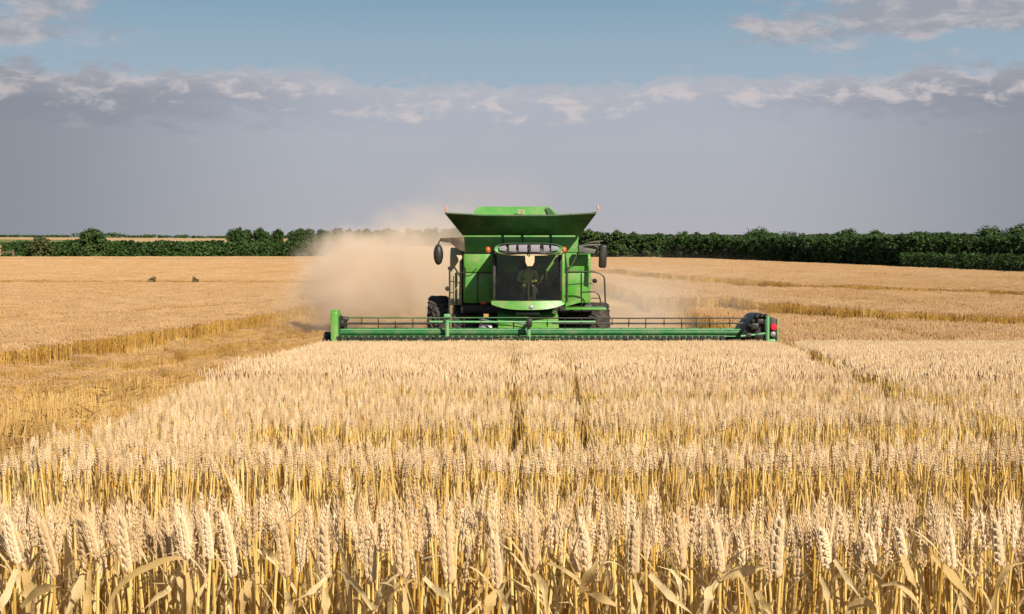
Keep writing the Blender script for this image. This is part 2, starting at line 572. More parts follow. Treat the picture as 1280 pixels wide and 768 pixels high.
def crop_height(x, y):
    """relative height of the standing crop at (x, y): 0 = cut or bare"""
    x = np.asarray(x, float)
    y = np.asarray(y, float)
    h = np.zeros(x.shape)
    edge = np.interp(y, EDGE_Y, EDGE_X) + 0.10 * wob(x * 0, y, 1.1, 3)
    lefte = np.interp(y, LEFT_Y, LEFT_X) + 0.25 * wob(x * 0, y, 0.35, 4)
    # main block in front of the harvester
    inband = np.zeros(x.shape, bool)
    for a, b in BANDS:
        j = (0.03 + 0.004 * a) * (1 + 0.1 * a) * wob(x, y * 0, 2.2, int(a * 10))
        inband |= (y > a + j) & (y < b + j)
    inband |= (y > 5.0) & (y < 12) & (x < edge + 0.35 + 0.06 * y + 0.25 * wob(x * 0, y, 2.7, 12))
    main = (y < 34.2) & (x > edge) & inband & ~((y > 33.3) & (x < -4.4))
    # right of the header the crop runs on past it
    right = (y >= 33.75) & (x > np.interp(y, [33, 60, 130, 160], [6.75, 6.3, 4.6, 0.8]))
    h = np.where(main | right, 1.0, h)
    lb = (x < lefte) & (y < 200)
    h = np.where(lb, 0.78, h)
    h = np.where((y > 150) & (h == 0), 0.9, h)
    for pts, hw, k in GAPS:
        d = polyline_dist(x, y, pts)
        h = np.where(d < hw * (1 + 0.35 * wob(x, y, 1.5, 21)), 0.0, h)
    return h


def far_limit(x):
    """where the fields stop before the hedges"""
    return np.interp(x, [-200, -75, -30, 20, 25, 33, 41, 44], [214, 216, 218, 215, 190, 148, 109, 100])


def jitter_grid(x0, x1, y0, y1, step):
    nx, ny = max(1, int((x1 - x0) / step)), max(1, int((y1 - y0) / step))
    X, Y = np.meshgrid(np.linspace(x0, x1, nx), np.linspace(y0, y1, ny))
    X = X.ravel() + rng.uniform(-0.55, 0.55, X.size) * step
    Y = Y.ravel() + rng.uniform(-0.55, 0.55, Y.size) * step
    return X, Y


# ------------------------------------------------------------------ wheat plants
def add_quad_strip(bm, pts, widths, side, mat):
    """leaf blade along pts with a crease down the middle"""
    rows = []
    for p, wd, s in zip(pts, widths, side):
        p = Vector(p)
        s = Vector(s).normalized()
        nrm = Vector((0, 0, 1)).cross(s)
        rows.append((bm.verts.new(p - s * wd * 0.5), bm.verts.new(p + Vector((0, 1, 0)) * wd * 0.18), bm.verts.new(p + s * wd * 0.5)))
    for a, b in zip(rows, rows[1:]):
        for k in range(2):
            f = bm.faces.new((a[k], a[k + 1], b[k + 1], b[k]))
            f.material_index = mat


def add_spikelet(bm, c, d, L, wd, mat, seg=5):
    """a plump grain husk from c along d"""
    d = d.normalized()
    u = d.cross(Vector((0.3, 0.9, 0.1))).normalized()
    v = d.cross(u)
    prof = [(0.0, 0.25), (0.35, 1.0), (0.70, 0.72), (1.0, 0.08)]
    rings = []
    for h, r in prof:
        rings.append([bm.verts.new(c + d * L * h + (u * math.cos(2 * math.pi * k / seg) + v * math.sin(2 * math.pi * k / seg) * 0.8) * wd * 0.5 * r) for k in range(seg)])
    for a, b in zip(rings, rings[1:]):
        for k in range(seg):
            f = bm.faces.new((a[k], a[(k + 1) % seg], b[(k + 1) % seg], b[k]))
            f.material_index = mat
            f.smooth = True


def add_ear(bm, base, d, L, wd, mat, rnd, awn=0.018, rows=9, seg=5, rot=None):
    d = d.normalized()
    u = d.cross(Vector((0, 1, 0))).normalized()
    ang = rnd.uniform(-0.5, 0.5) if rot is None else rot
    u = Matrix.Rotation(ang, 3, d) @ u
    v = d.cross(u)
    curve = rnd.uniform(-0.10, 0.10)
    for i in range(rows):
        t = i / (rows - 1)
        c = base + d * (L * 0.86 * t) + u * (curve * L * t * t)
        prof = math.sin(math.pi * (0.20 + 0.70 * t)) ** 0.8
        for s in (-1, 1):
            off = u * s * wd * 0.24 * prof
            dd = (d + u * s * 0.42 * (1 - 0.5 * t) + v * rnd.uniform(-0.14, 0.14)).normalized()
            cc = c + off * 0.7 + d * (L * 0.045 * (s > 0))
            add_spikelet(bm, cc, dd, L * 0.19, wd * 0.52 * (0.65 + 0.45 * prof), mat, seg)
            if awn and rnd.random() < 0.8:
                tip = cc + dd * L * 0.18
                e = tip + (d + u * s * 0.22 + v * rnd.uniform(-0.2, 0.2)).normalized() * awn * rnd.uniform(0.5, 1.3)
                q = u * 0.0006
                f = bm.faces.new((bm.verts.new(tip - q), bm.verts.new(tip + q), bm.verts.new(e)))
                f.material_index = mat
        if i % 2 == 0:
            for s in (-1, 1):
                cc = c + v * s * wd * 0.16
                add_spikelet(bm, cc, (d + v * s * 0.3), L * 0.17, wd * 0.42 * (0.6 + 0.4 * prof), mat, seg)
    add_spikelet(bm, base + d * L * 0.84 + u * curve * L * 0.75, d, L * 0.16, wd * 0.34, mat, seg)


def stem_path(rnd, H, lean=0.06, n=6):
    a = rnd.uniform(0, 6.28)
    k = rnd.uniform(0.0, lean)
    w1 = rnd.uniform(-0.012, 0.012)
    pts = []
    for i in range(n):
        t = i / (n - 1)
        pts.append(Vector((math.cos(a) * k * t * t + w1 * math.sin(3 * t), math.sin(a) * k * t * t, H * t)))
    return pts


def blade(bm, rnd, p, mat, L=0.22, wd=0.011, droop=1.0, az=None):
    az = rnd.uniform(0, 6.28) if az is None else az
    h = Vector((math.cos(az), math.sin(az), 0))
    side = Vector((-h.y, h.x, 0))
    pts, ws, ss = [], [], []
    n = 6
    tw = rnd.uniform(-1.0, 1.0)
    pos = Vector(p)
    ang = R(rnd.uniform(60, 84))
    for i in range(n):
        t = i / (n - 1)
        pts.append(pos.copy())
        ws.append(wd * (0.55 + 0.6 * t if t < 0.35 else 0.86 * (1 - ((t - 0.35) / 0.65)) ** 0.7 + 0.03))
        ss.append(side * math.cos(tw * t) + Vector((0, 0, 1)) * math.sin(tw * t) + h * 0.01)
        ang -= R(150) * droop / n * (0.4 + t)
        pos = pos + (h * math.cos(ang) + Vector((0, 0, 1)) * math.sin(ang)) * (L / (n - 1))
    add_quad_strip(bm, pts, ws, ss, mat)


SRC = bpy.data.collections.new("sources")     # never linked: only read by the geometry nodes


def source(name, bm, mats, coll):
    o = mesh_obj(name, bm, mats, dolink=False)
    coll.objects.link(o)
    return o


def near_stalk(rnd, row=False):
    bm = bmesh.new()
    H = rnd.uniform(0.76, 0.83)
    pts = stem_path(rnd, H)
    k_ = 1.45 if row else 1.1
    tube(bm, pts, [v * k_ for v in (0.0026, 0.0026, 0.0025, 0.0023, 0.002, 0.0016)], 5, 0, cap=False)
    d = (pts[-1] - pts[-2]).normalized() + Vector((rnd.uniform(-0.18, 0.18), rnd.uniform(-0.18, 0.18), 0))
    add_ear(bm, pts[-1], d, rnd.uniform(0.042, 0.058) if row else rnd.uniform(0.06, 0.085), rnd.uniform(0.0085, 0.0115), 1, rnd, awn=0.03, rows=6 if row else 8, seg=4)
    # leaf sheaths hugging the stem
    for h in (0.25, 0.55):
        i = int(h * 5)
        p = pts[i]
        tube(bm, [p, p.lerp(pts[min(i + 1, 5)], 0.95)], [0.0045, 0.0032], 5, 2, cap=False)
    for k in range(rnd.choice((1, 2, 2, 3))):
        blade(bm, rnd, pts[rnd.choice((2, 3, 3, 4))], 2, rnd.uniform(0.12, 0.24), rnd.uniform(0.006, 0.011), rnd.uniform(0.05, 0.45) if row else rnd.uniform(0.15, 0.9))
    return bm


def simple_stalk(bm, rnd, x, y, H, r, ear_w, mats, leaf=True):
    a = rnd.uniform(0, 6.28)
    k = rnd.uniform(0, 0.07) * H
    top = Vector((x + math.cos(a) * k, y + math.sin(a) * k, H * rnd.uniform(0.86, 0.93)))
    b = Vector((x, y, 0))
    mid = b.lerp(top, 0.55) + Vector((rnd.uniform(-0.01, 0.01), rnd.uniform(-0.01, 0.01), 0))
    tube(bm, [b, mid, top], [r, r * 0.9, r * 0.6], 3, mats[0], cap=False)
    L = H * rnd.uniform(0.075, 0.10)
    d = ((top - mid).normalized() + Vector((rnd.uniform(-0.3, 0.3), rnd.uniform(-0.3, 0.3), 0))).normalized()
    tube(bm, [top, top + d * L * 0.3, top + d * L * 0.7, top + d * L], [ear_w * 0.25, ear_w * 0.5, ear_w * 0.4, ear_w * 0.08], 4, mats[1], cap=False)
    if leaf and rnd.random() < 0.8:
        blade(bm, rnd, b.lerp(top, rnd.uniform(0.45, 0.8)), mats[2], rnd.uniform(0.12, 0.25), ear_w * 0.5, rnd.uniform(0.1, 0.9))


def clump(rnd, size, n, H, r, ear_w, leaf=True):
    bm = bmesh.new()
    for i in range(n):
        simple_stalk(bm, rnd, rnd.uniform(-size, size) * 0.5, rnd.uniform(-size, size) * 0.5, H * rnd.uniform(0.965, 1.03), r, ear_w, (0, 1, 2), leaf)
    return bm


def stubble_clump(rnd, size, n):
    bm = bmesh.new()
    for i in range(n):
        x, y = rnd.uniform(-size, size) * 0.5, rnd.uniform(-size, size) * 0.5
        h = rnd.uniform(0.09, 0.20)
        tube(bm, [(x, y, 0), (x + rnd.uniform(-.03, .03), y + rnd.uniform(-.03, .03), h)], [0.004, 0.0035], 3, 0, cap=False)
    for i in range(n // 3):
        x, y = rnd.uniform(-size, size) * 0.5, rnd.uniform(-size, size) * 0.5
        a = rnd.uniform(0, 3.14)
        L = rnd.uniform(0.08, 0.2)
        z = rnd.uniform(0.01, 0.12)
        dx, dy = math.cos(a) * L, math.sin(a) * L
        tube(bm, [(x - dx, y - dy, z), (x + dx, y + dy, z + rnd.uniform(-.03, .05))], 0.004, 3, 0, cap=False)
    return bm


def collection_of(name, maker, n, mats):
    c = bpy.data.collections.new(name)
    for k in range(n):
        source(name + '_source', maker(random.Random(hash(name) % 1000 + k * 17 + 5) if False else random.Random(len(name) * 31 + k * 17 + 5)), mats, c)
    return c


WM = [M_stem, M_ear, M_leaf]
WMF = [M_stem_far, M_ear_far, M_stem_far]
C_row = collection_of('row_stalks', lambda r: near_stalk(r, True), 9, WM)
C_mid = collection_of('mid_clumps', lambda r: clump(r, 0.30, 36, 0.9, 0.0030, 0.0125), 7, [M_stem, M_ear_mid, M_leaf])
C_far = collection_of('far_clumps', lambda r: clump(r, 0.62, 55, 0.9, 0.0042, 0.022), 6, WMF)
C_dist = collection_of('distant_clumps', lambda r: clump(r, 1.35, 130, 0.9, 0.007, 0.036, False), 5, WMF)
C_stub = collection_of('stubble_clumps', lambda r: stubble_clump(r, 0.55, 60), 6, [M_stub])


def scatter(name, coll, X, Y, Hs, rnd_h=0.06, tilt=0.05, xy=1.0, n_src=None):
    """one object: points carrying rotation, scale and index; geometry nodes set a source on each"""
    n = len(X)
    Z = gz(X, Y) - 0.01
    me = bpy.data.meshes.new(name)
    me.vertices.add(n)
    me.vertices.foreach_set('co', np.stack([X, Y, Z], 1).astype(np.float32).ravel())
    rot = np.stack([rng.normal(0, tilt, n), rng.normal(0, tilt, n), rng.uniform(0, 6.283, n)], 1)
    sz = Hs * (1 + rng.normal(0, rnd_h, n)) * (1 + 0.022 * wob(X, Y, 0.9, 33))
    sx = xy * rng.uniform(0.9, 1.12, n)
    scl = np.stack([sx, sx, sz], 1)
    for nm, arr in (('rot', rot), ('scl', scl)):
        a = me.attributes.new(nm, 'FLOAT_VECTOR', 'POINT')
        a.data.foreach_set('vector', arr.astype(np.float32).ravel())
    a = me.attributes.new('idx', 'INT', 'POINT')
    a.data.foreach_set('value', rng.integers(0, len(coll.objects), n).astype(np.int32))
    o = bpy.data.objects.new(name, me)
    link(o)
    ng = bpy.data.node_groups.new(name + '_nodes', 'GeometryNodeTree')
    ng.interface.new_socket('Geometry', in_out='INPUT', socket_type='NodeSocketGeometry')
    ng.interface.new_socket('Geometry', in_out='OUTPUT', socket_type='NodeSocketGeometry')
    q = NT(ng)
    gi = q.n('NodeGroupInput')
    go = q.n('NodeGroupOutput')
    ci = q.n('GeometryNodeCollectionInfo')
    ci.inputs['Collection'].default_value = coll
    ci.inputs['Separate Children'].default_value = True
    ci.inputs['Reset Children'].default_value = True
    ip = q.n('GeometryNodeInstanceOnPoints')

    def attr(nm, typ):
        nd = q.n('GeometryNodeInputNamedAttribute', data_type=typ)
        nd.inputs[0].default_value = nm
        return nd.outputs[0]
    q.link(gi.outputs[0], ip.inputs['Points'])
    q.link(ci.outputs[0], ip.inputs['Instance'])
    ip.inputs['Pick Instance'].default_value = True
    q.link(attr('idx', 'INT'), ip.inputs['Instance Index'])
    q.link(attr('rot', 'FLOAT_VECTOR'), ip.inputs['Rotation'])
    q.link(attr('scl', 'FLOAT_VECTOR'), ip.inputs['Scale'])
    q.link(ip.outputs[0], go.inputs[0])
    md = o.modifiers.new('scatter', 'NODES')
    md.node_group = ng
    return o


def points(x0, x1, y0, y1, step, test=crop_height, slope_cull=True):
    X, Y = jitter_grid(x0, x1, y0, y1, step)
    h = test(X, Y)
    vis = np.abs(X) < (np.maximum(Y, 0) * 0.40 + 2.6)        # the view and a margin for a step to the side
    k = (h > 0) & vis
    return X[k], Y[k], h[k]


# near rows: single stalks
parts_ = [points(-3.2, 3.2, 2.45, 3.15, 0.031), points(-4.2, 5.0, 4.3, 5.5, 0.038), points(-5, 7, 5.5, 11.6, 0.047)]
X = np.concatenate([p[0] for p in parts_])
Y = np.concatenate([p[1] for p in parts_])
H = np.concatenate([p[2] for p in parts_])
front_ = (Y > 2.72) & (Y < 4)                  # the very front rank is made of single plants below
keep = Y > 4
o = scatter('wheat_rows', C_row, X[front_], Y[front_], H[front_] * 1.055, 0.022, 0.035)
tag(o, 'dense thin wheat just behind the front rank of ears', 'wheat', kind='stuff')
o = scatter('wheat_rows', C_row, X[keep], Y[keep], H[keep], 0.018, 0.03)
tag(o, 'second and third bands of ripe wheat, short ears over close golden stems', 'wheat', kind='stuff')
# the block between the near rows and the header, and the wheat right of it
X, Y, H = points(-6, 16, 11.55, 34.4, 0.185, lambda x, y: np.where((y < 34.2) & (x > np.interp(y, EDGE_Y, EDGE_X) - 0.5), crop_height(x, y), 0))
o = scatter('standing_wheat', C_mid, X, Y, H, 0.014, 0.015)
tag(o, 'pale ripe wheat still standing in front of the harvester header', 'wheat', kind='stuff')
# flat land on both sides
def flat_near(x, y):
    c = crop_height(x, y)
    inmain = (y < 34.2) & (x > np.interp(y, EDGE_Y, EDGE_X) - 0.5)
    return np.where(inmain | (x < 0), 0, c)
X, Y, H = points(-50, 50, 33.5, 95, 0.40, flat_near)
o = scatter('wheat_field', C_far, X, Y, H, 0.02, 0.015)
tag(o, 'golden wheat field on the right beyond the header, crossed by tramlines', 'wheat', kind='stuff')
def left_near(x, y):
    return np.where((x < 0) & (x < np.interp(y, LEFT_Y, LEFT_X) + 0.7), crop_height(x, y), 0)
X, Y, H = points(-50, 0, 14, 95, 0.40, left_near)
o = scatter('wheat_field', C_far, X, Y, H, 0.025, 0.02)
tag(o, 'orange gold wheat block on the left behind the stubble lane', 'wheat', kind='stuff')
def distant(x, y):
    return np.where(y < far_limit(x), crop_height(x, y), 0)
X, Y, H = points(-110, 110, 95, 220, 0.85, distant)
o = scatter('distant_wheat', C_dist, X, Y, H, 0.015, 0.01)
tag(o, 'far wheat field running up to the hedges', 'wheat', kind='stuff')
# stubble in the cut lanes and gaps
def stub(x, y):
    lane = (crop_height(x, y) == 0) & ((x < np.interp(y, EDGE_Y, EDGE_X) + 0.05) | (y > 34.6) | (x > 3.2)) & (x > np.interp(y, LEFT_Y, LEFT_X) - 1)
    gapr = (crop_height(x, y) == 0) & (y > 34.6)
    return np.where(lane | gapr, 1.0, 0)
X, Y, H = points(-20, 30, 9, 100, 0.40, stub)
u_ = X - np.interp(Y, [8, 17, 34, 50, 70], [-4.0, -6.5, -8.3, -7.0, -5.0])
H = H * (0.75 + 0.9 * (np.sin(u_ * 2.6 + 0.4 * wob(X, Y, 0.4, 17)) > 0.15) * (Y < 70))
o = scatter('stubble', C_stub, X, Y, H, 0.25, 0.08, 1.15)
tag(o, 'golden cut stubble and loose straw on the harvested lane', 'stubble', kind='stuff')
# two windrows of straw lying along the cut lane on the left
def ridge(pts, hw):
    def f(x, y):
        d = polyline_dist(x, y, pts)
        return np.where(d < hw * (1 + 0.5 * wob(x, y, 1.3, 8)), 0.36 + 0.12 * wob(x, y, 1.7, 5), 0)
    return f
for pts in ([(-7.6, 18), (-7.9, 22), (-7.6, 27), (-6.6, 36), (-5.6, 46)], [(-12.2, 25), (-10.9, 31), (-9.0, 40), (-7.4, 50)]):
    X, Y, H = points(-16, -3, 16, 52, 0.28, ridge(pts, 0.75))
    o = scatter('straw_windrow', C_far, X, Y, H, 0.2, 0.16, 0.62)
    tag(o, 'low ridge of straw in the stubble nearer the standing wheat' if pts[0][0] > -10 else 'low ridge of straw in the stubble nearer the left wheat block', 'straw', kind='stuff')

# ------------------------------------------------------------------ the front rank of wheat, plant by plant
YF = 2.48
MMPX = YF / FPX


def hero(top, base, label, leaves=(), wd=0.026, Y=YF, seed=0):
    rnd = random.Random(seed * 13 + 3)
    tp, bp_ = pix(top[0], top[1], Y), pix(base[0], base[1], Y)
    foot = Vector((bp_.x + rnd.uniform(-0.03, 0.03), Y + rnd.uniform(0.0, 0.04), 0))
    foot.z = gz1(foot.x, foot.y)
    root = empty('wheat_plant', foot)
    tag(root, label, 'wheat plant', 'wheat plants in the front rank')
    o3 = foot
    bm = bmesh.new()
    b = bp_ - o3
    d = (tp - bp_)
    pts = []
    for i in range(7):
        t = i / 6
        pts.append(Vector((b.x * t * t + 0.006 * math.sin(5 * t + seed), b.y * t + 0.008 * math.sin(3 * t + seed), b.z * t)))
    tube(bm, pts, [0.0042, 0.0042, 0.004, 0.0038, 0.0036, 0.0032, 0.0026], 7, 0, cap=False)
    mesh_obj('stem', bm, M_stem, root, smooth=True)
    bm = bmesh.new()
    add_ear(bm, b, d, d.length, wd * rnd.uniform(0.62, 0.80), 0, rnd, awn=0.04, rows=rnd.choice((11, 12, 13, 14)), seg=6, rot=rnd.uniform(-0.35, 0.35))
    mesh_obj('ear', bm, M_ear, root, smooth=True)
    for k, (path, wpx) in enumerate(leaves):
        bm = bmesh.new()
        n = len(path)
        # smooth the drawn path
        P_ = [Vector((q[0], q[1], 0)) for q in path]
        P_ = bend(P_, 40, 5) if n > 2 else [P_[0].lerp(P_[1], s / 5) for s in range(6)]
        dep = rnd.uniform(-0.05, -0.01)
        Q, WD, SD = [], [], []
        for i, p in enumerate(P_):
            t = i / (len(P_) - 1)
            yy = Y - 0.012 + dep * math.sin(math.pi * t * 0.6)
            Q.append(pix(p.x, p.y, yy) - o3)
        for i in range(len(Q)):
            t = i / (len(Q) - 1)
            WD.append(wpx * 0.92 * MMPX * (0.45 + 0.9 * t if t < 0.5 else 0.9 * (1 - (t - 0.5) * 2) ** 0.65 + 0.04))
            dd = (Q[min(i + 1, len(Q) - 1)] - Q[max(i - 1, 0)]).normalized()
            sidev = dd.cross(Vector((0, 1, 0)))
            tw = rnd.uniform(0.05, 0.2) + 0.55 * math.sin(3.2 * t + k + seed)
            SD.append(sidev * math.cos(tw) + Vector((0, 1, 0)) * math.sin(tw) * 0.8)
        add_quad_strip(bm, Q, WD, SD, 0)
        mesh_obj('leaf', bm, M_leaf, root, smooth=True)
    # short curled dry blades low on the plant
    for k in range(rnd.choice((1, 2, 2, 3))):
        bm = bmesh.new()
        h_ = pix(base[0], base[1] + rnd.uniform(8, 38), Y) - o3
        blade(bm, rnd, (h_.x, h_.y - 0.004, h_.z), 0, rnd.uniform(0.06, 0.13), rnd.uniform(0.007, 0.014), rnd.uniform(0.1, 1.1), az=rnd.choice((rnd.uniform(-0.7, 0.5), rnd.uniform(2.6, 3.8))))
        mesh_obj('leaf', bm, M_leaf, root, smooth=True)
    return root


HEROES = [
    ((3, 646), (22, 706), 'leftmost wheat ear in the front row, tilted left beside the frame edge', [([(20, 712), (8, 745), (-6, 772)], 16)], 0.026),
    ((16, 652), (33, 712), 'wheat ear leaning against the leftmost ear, over two wide bleached leaves', [([(31, 716), (36, 738), (34, 790)], 24), ([(30, 718), (14, 732), (2, 760)], 20)], 0.026),
    ((55, 650), (67, 722), 'plump wheat ear with a pale leaf pointing up to the right below it', [([(26, 760), (40, 744), (60, 733), (76, 734)], 15)], 0.030),
    ((97, 645), (108, 704), 'wheat ear above one broad straight leaf slanting down left, near the left side', [([(108, 712), (98, 738), (78, 778)], 22)], 0.026),
    ((110, 648), (120, 700), 'slim wheat ear touching the ear over the broad slanting leaf', [([(112, 712), (110, 745), (106, 790)], 15)], 0.024),
    ((148, 648), (159, 716), 'wheat ear with one very long leaf arching over to the right', [([(130, 785), (142, 740), (165, 718), (205, 700), (223, 697), (233, 702)], 10)], 0.027),
    ((200, 640), (210, 700), 'wheat ear above a forked pair of leaves, a thin one drooping to the left', [([(220, 712), (212, 738), (196, 746), (180, 762)], 13), ([(221, 714), (228, 742), (236, 785)], 20)], 0.025),
    ((228, 642), (234, 700), 'short upright wheat ear right of the forked leaves', [([(234, 716), (238, 745), (236, 790)], 12)], 0.022),
    ((255, 642), (262, 700), 'thin wheat ear with a wiry bent leaf beside it', [([(262, 720), (250, 740), (244, 762)], 6)], 0.022),
    ((284, 645), (290, 722), 'long wheat ear above two wide leaves folded against its stem', [([(312, 726), (305, 745), (300, 785)], 20), ([(276, 740), (286, 752), (292, 785)], 14)], 0.028),
    ((352, 652), (357, 722), 'plump wheat ear over a pale sheath, left of centre', [([(358, 740), (362, 755), (356, 790)], 18), ([(326, 682), (340, 694), (355, 712)], 8)], 0.029),
    ((402, 658), (406, 724), 'wheat ear with a leaf running down left to the low straw', [([(408, 722), (392, 738), (368, 752)], 11), ([(406, 735), (408, 755), (404, 790)], 16)], 0.028),
    ((459, 655), (464, 728), 'wheat ear rising from three leaves spread like a fan, left of centre', [([(466, 762), (448, 735), (432, 718), (420, 713)], 13), ([(466, 762), (480, 742), (502, 730), (523, 722)], 13), ([(468, 765), (474, 742), (485, 722)], 11)], 0.029),
    ((501, 650), (505, 724), 'wheat ear just right of the three spread leaves', [([(505, 735), (508, 760), (506, 790)], 11)], 0.027),
    ((557, 654), (562, 730), 'long wheat ear with a leaf falling from upper left to its stem', [([(530, 722), (545, 738), (560, 744), (568, 775)], 14)], 0.028),
    ((618, 668), (622, 738), 'wheat ear wrapped below by two wide white leaves, at the centre', [([(621, 738), (612, 752), (608, 790)], 20), ([(623, 738), (632, 754), (632, 790)], 16), ([(602, 752), (590, 764), (576, 772)], 6)], 0.026),
    ((666, 652), (668, 714), 'wheat ear above a yellow green leaf curving down to the right', [([(668, 716), (680, 732), (685, 785)], 17)], 0.025),
    ((732, 652), (733, 716), 'wheat ear above a broad upright leaf and a leaf falling to the right', [([(724, 742), (736, 722), (748, 698)], 20), ([(728, 735), (752, 748), (790, 766)], 15), ([(684, 704), (702, 710), (722, 724), (728, 736)], 7)], 0.026),
    ((790, 650), (792, 718), 'upright wheat ear left of the long leaf that slants down right', [([(793, 724), (800, 745), (797, 790)], 12)], 0.026),
    ((846, 645), (852, 712), 'wheat ear above a straight bleached leaf slanting down right', [([(812, 718), (834, 742), (866, 768)], 16), ([(838, 712), (850, 726), (854, 785)], 9)], 0.025),
    ((896, 655), (900, 716), 'wheat ear beside a fat leaf bent flat towards the right', [([(898, 724), (915, 717), (940, 712), (962, 708)], 18), ([(897, 727), (886, 742), (878, 785)], 20)], 0.024),
    ((968, 648), (971, 722), 'wheat ear right of the flat fat leaf', [([(926, 722), (938, 742), (948, 785)], 10), ([(946, 740), (956, 756), (972, 778)], 18)], 0.027),
    ((1030, 662), (1033, 712), 'blunt wheat ear with a small leaf slanting down right beneath', [([(1043, 700), (1058, 722), (1076, 748)], 11), ([(1026, 722), (1034, 742), (1036, 785)], 11)], 0.028),
    ((1086, 668), (1092, 708), 'short wheat ear behind a leaf arched like a hoop', [([(1052, 785), (1064, 756), (1084, 752), (1104, 762)], 18), ([(1086, 702), (1100, 726), (1106, 785)], 13)], 0.024),
    ((1126, 662), (1130, 708), 'wheat ear over a leaf pair dipping to the lower right', [([(1102, 732), (1122, 728), (1142, 745), (1162, 785)], 10), ([(1128, 694), (1136, 715), (1146, 736)], 16)], 0.024),
    ((1186, 655), (1190, 712), 'wheat ear above the widest pale leaf slanting down right, near the right side', [([(1166, 694), (1192, 722), (1224, 760)], 18), ([(1190, 728), (1200, 750), (1204, 785)], 9)], 0.024),
    ((1246, 652), (1249, 708), 'wheat ear with a thin leaf arching up to the right frame edge', [([(1240, 770), (1248, 726), (1262, 706), (1290, 702)], 9)], 0.024),
]
for k, (tp, bs, lab, lv, wd) in enumerate(HEROES):
    hero(tp, bs, lab, lv, wd, YF + 0.05 * math.sin(k * 2.3), k)

# the ordinary plants of the front rank: a few kinds copied with all their parts
protos = []
rnd = random.Random(5)
for k in range(8):
    root = empty('wheat_plant', (0, 0, 0))
    tag(root, 'slender ripe wheat plant in the crowded front rank behind the large ears', 'wheat plant', 'slender wheat plants in the front rank')
    H = rnd.uniform(0.76, 0.83)
    pts = stem_path(rnd, H)
    bm = bmesh.new()
    tube(bm, pts, [0.0042, 0.0042, 0.004, 0.0036, 0.003, 0.0022], 6, 0, cap=False)
    for i in (1, 3):
        tube(bm, [pts[i], pts[i].lerp(pts[i + 1], 0.95)], [0.0052, 0.0036], 6, 0, cap=False)
    mesh_obj('stem', bm, M_stem, root, smooth=True)
    bm = bmesh.new()
    d = (pts[-1] - pts[-2]).normalized() + Vector((rnd.uniform(-0.16, 0.16), rnd.uniform(-0.16, 0.16), 0))
    add_ear(bm, pts[-1], d, rnd.uniform(0.048, 0.066), rnd.uniform(0.0085, 0.012), 0, rnd, awn=0.03, rows=7, seg=5)
    mesh_obj('ear', bm, M_ear, root, smooth=True)
    for j in range(2):
        bm = bmesh.new()
        blade(bm, rnd, pts[rnd.choice((2, 3, 4))], 0, rnd.uniform(0.13, 0.26), rnd.uniform(0.007, 0.012), rnd.uniform(0.05, 0.6))
        mesh_obj('leaf', bm, M_leaf, root, smooth=True)
    protos.append(root)
spots = []
for k in range(272):
    spots.append((-1.16 + 2.32 * (k + rnd.uniform(0, 1)) / 272, 2.56 + 0.16 * rnd.random()))
rnd.shuffle(spots)
for k, (x, y) in enumerate(spots):
    o = protos[k] if k < len(protos) else copy_tree(protos[k % len(protos)])
    o.location = (x, y, gz1(x, y) - 0.01)
    o.rotation_euler = (rnd.gauss(0, 0.045), rnd.gauss(0, 0.045), rnd.uniform(0, 6.28))
    s = rnd.uniform(1.0, 1.09)
    o.scale = (1, 1, s)

# ------------------------------------------------------------------ hedges, trees, far woods
def leaf_cards(bm, rnd, c, rad, n, size, mat=0, up=0.35):
    """leaf-sized faces scattered through a clump"""
    for _ in range(n):
        d = Vector((rnd.gauss(0, 1), rnd.gauss(0, 1), rnd.gauss(0, 1)))
        d.normalize()
        p = c + Vector((d.x * rad[0], d.y * rad[1], d.z * rad[2])) * rnd.random() ** 0.45
        nrm = (d + Vector((rnd.uniform(-.7, .7), rnd.uniform(-.7, .7), rnd.uniform(-.3, .7) + up))).normalized()
        u = nrm.orthogonal().normalized()
        u = Matrix.Rotation(rnd.uniform(0, 6.28), 3, nrm) @ u
        v = nrm.cross(u)
        s = size * rnd.uniform(0.6, 1.35)
        vs = [bm.verts.new(p + u * s * a + v * s * b) for a, b in ((-0.5, 0), (0, -0.32), (0.55, 0), (0, 0.32))]
        bm.faces.new(vs).material_index = mat


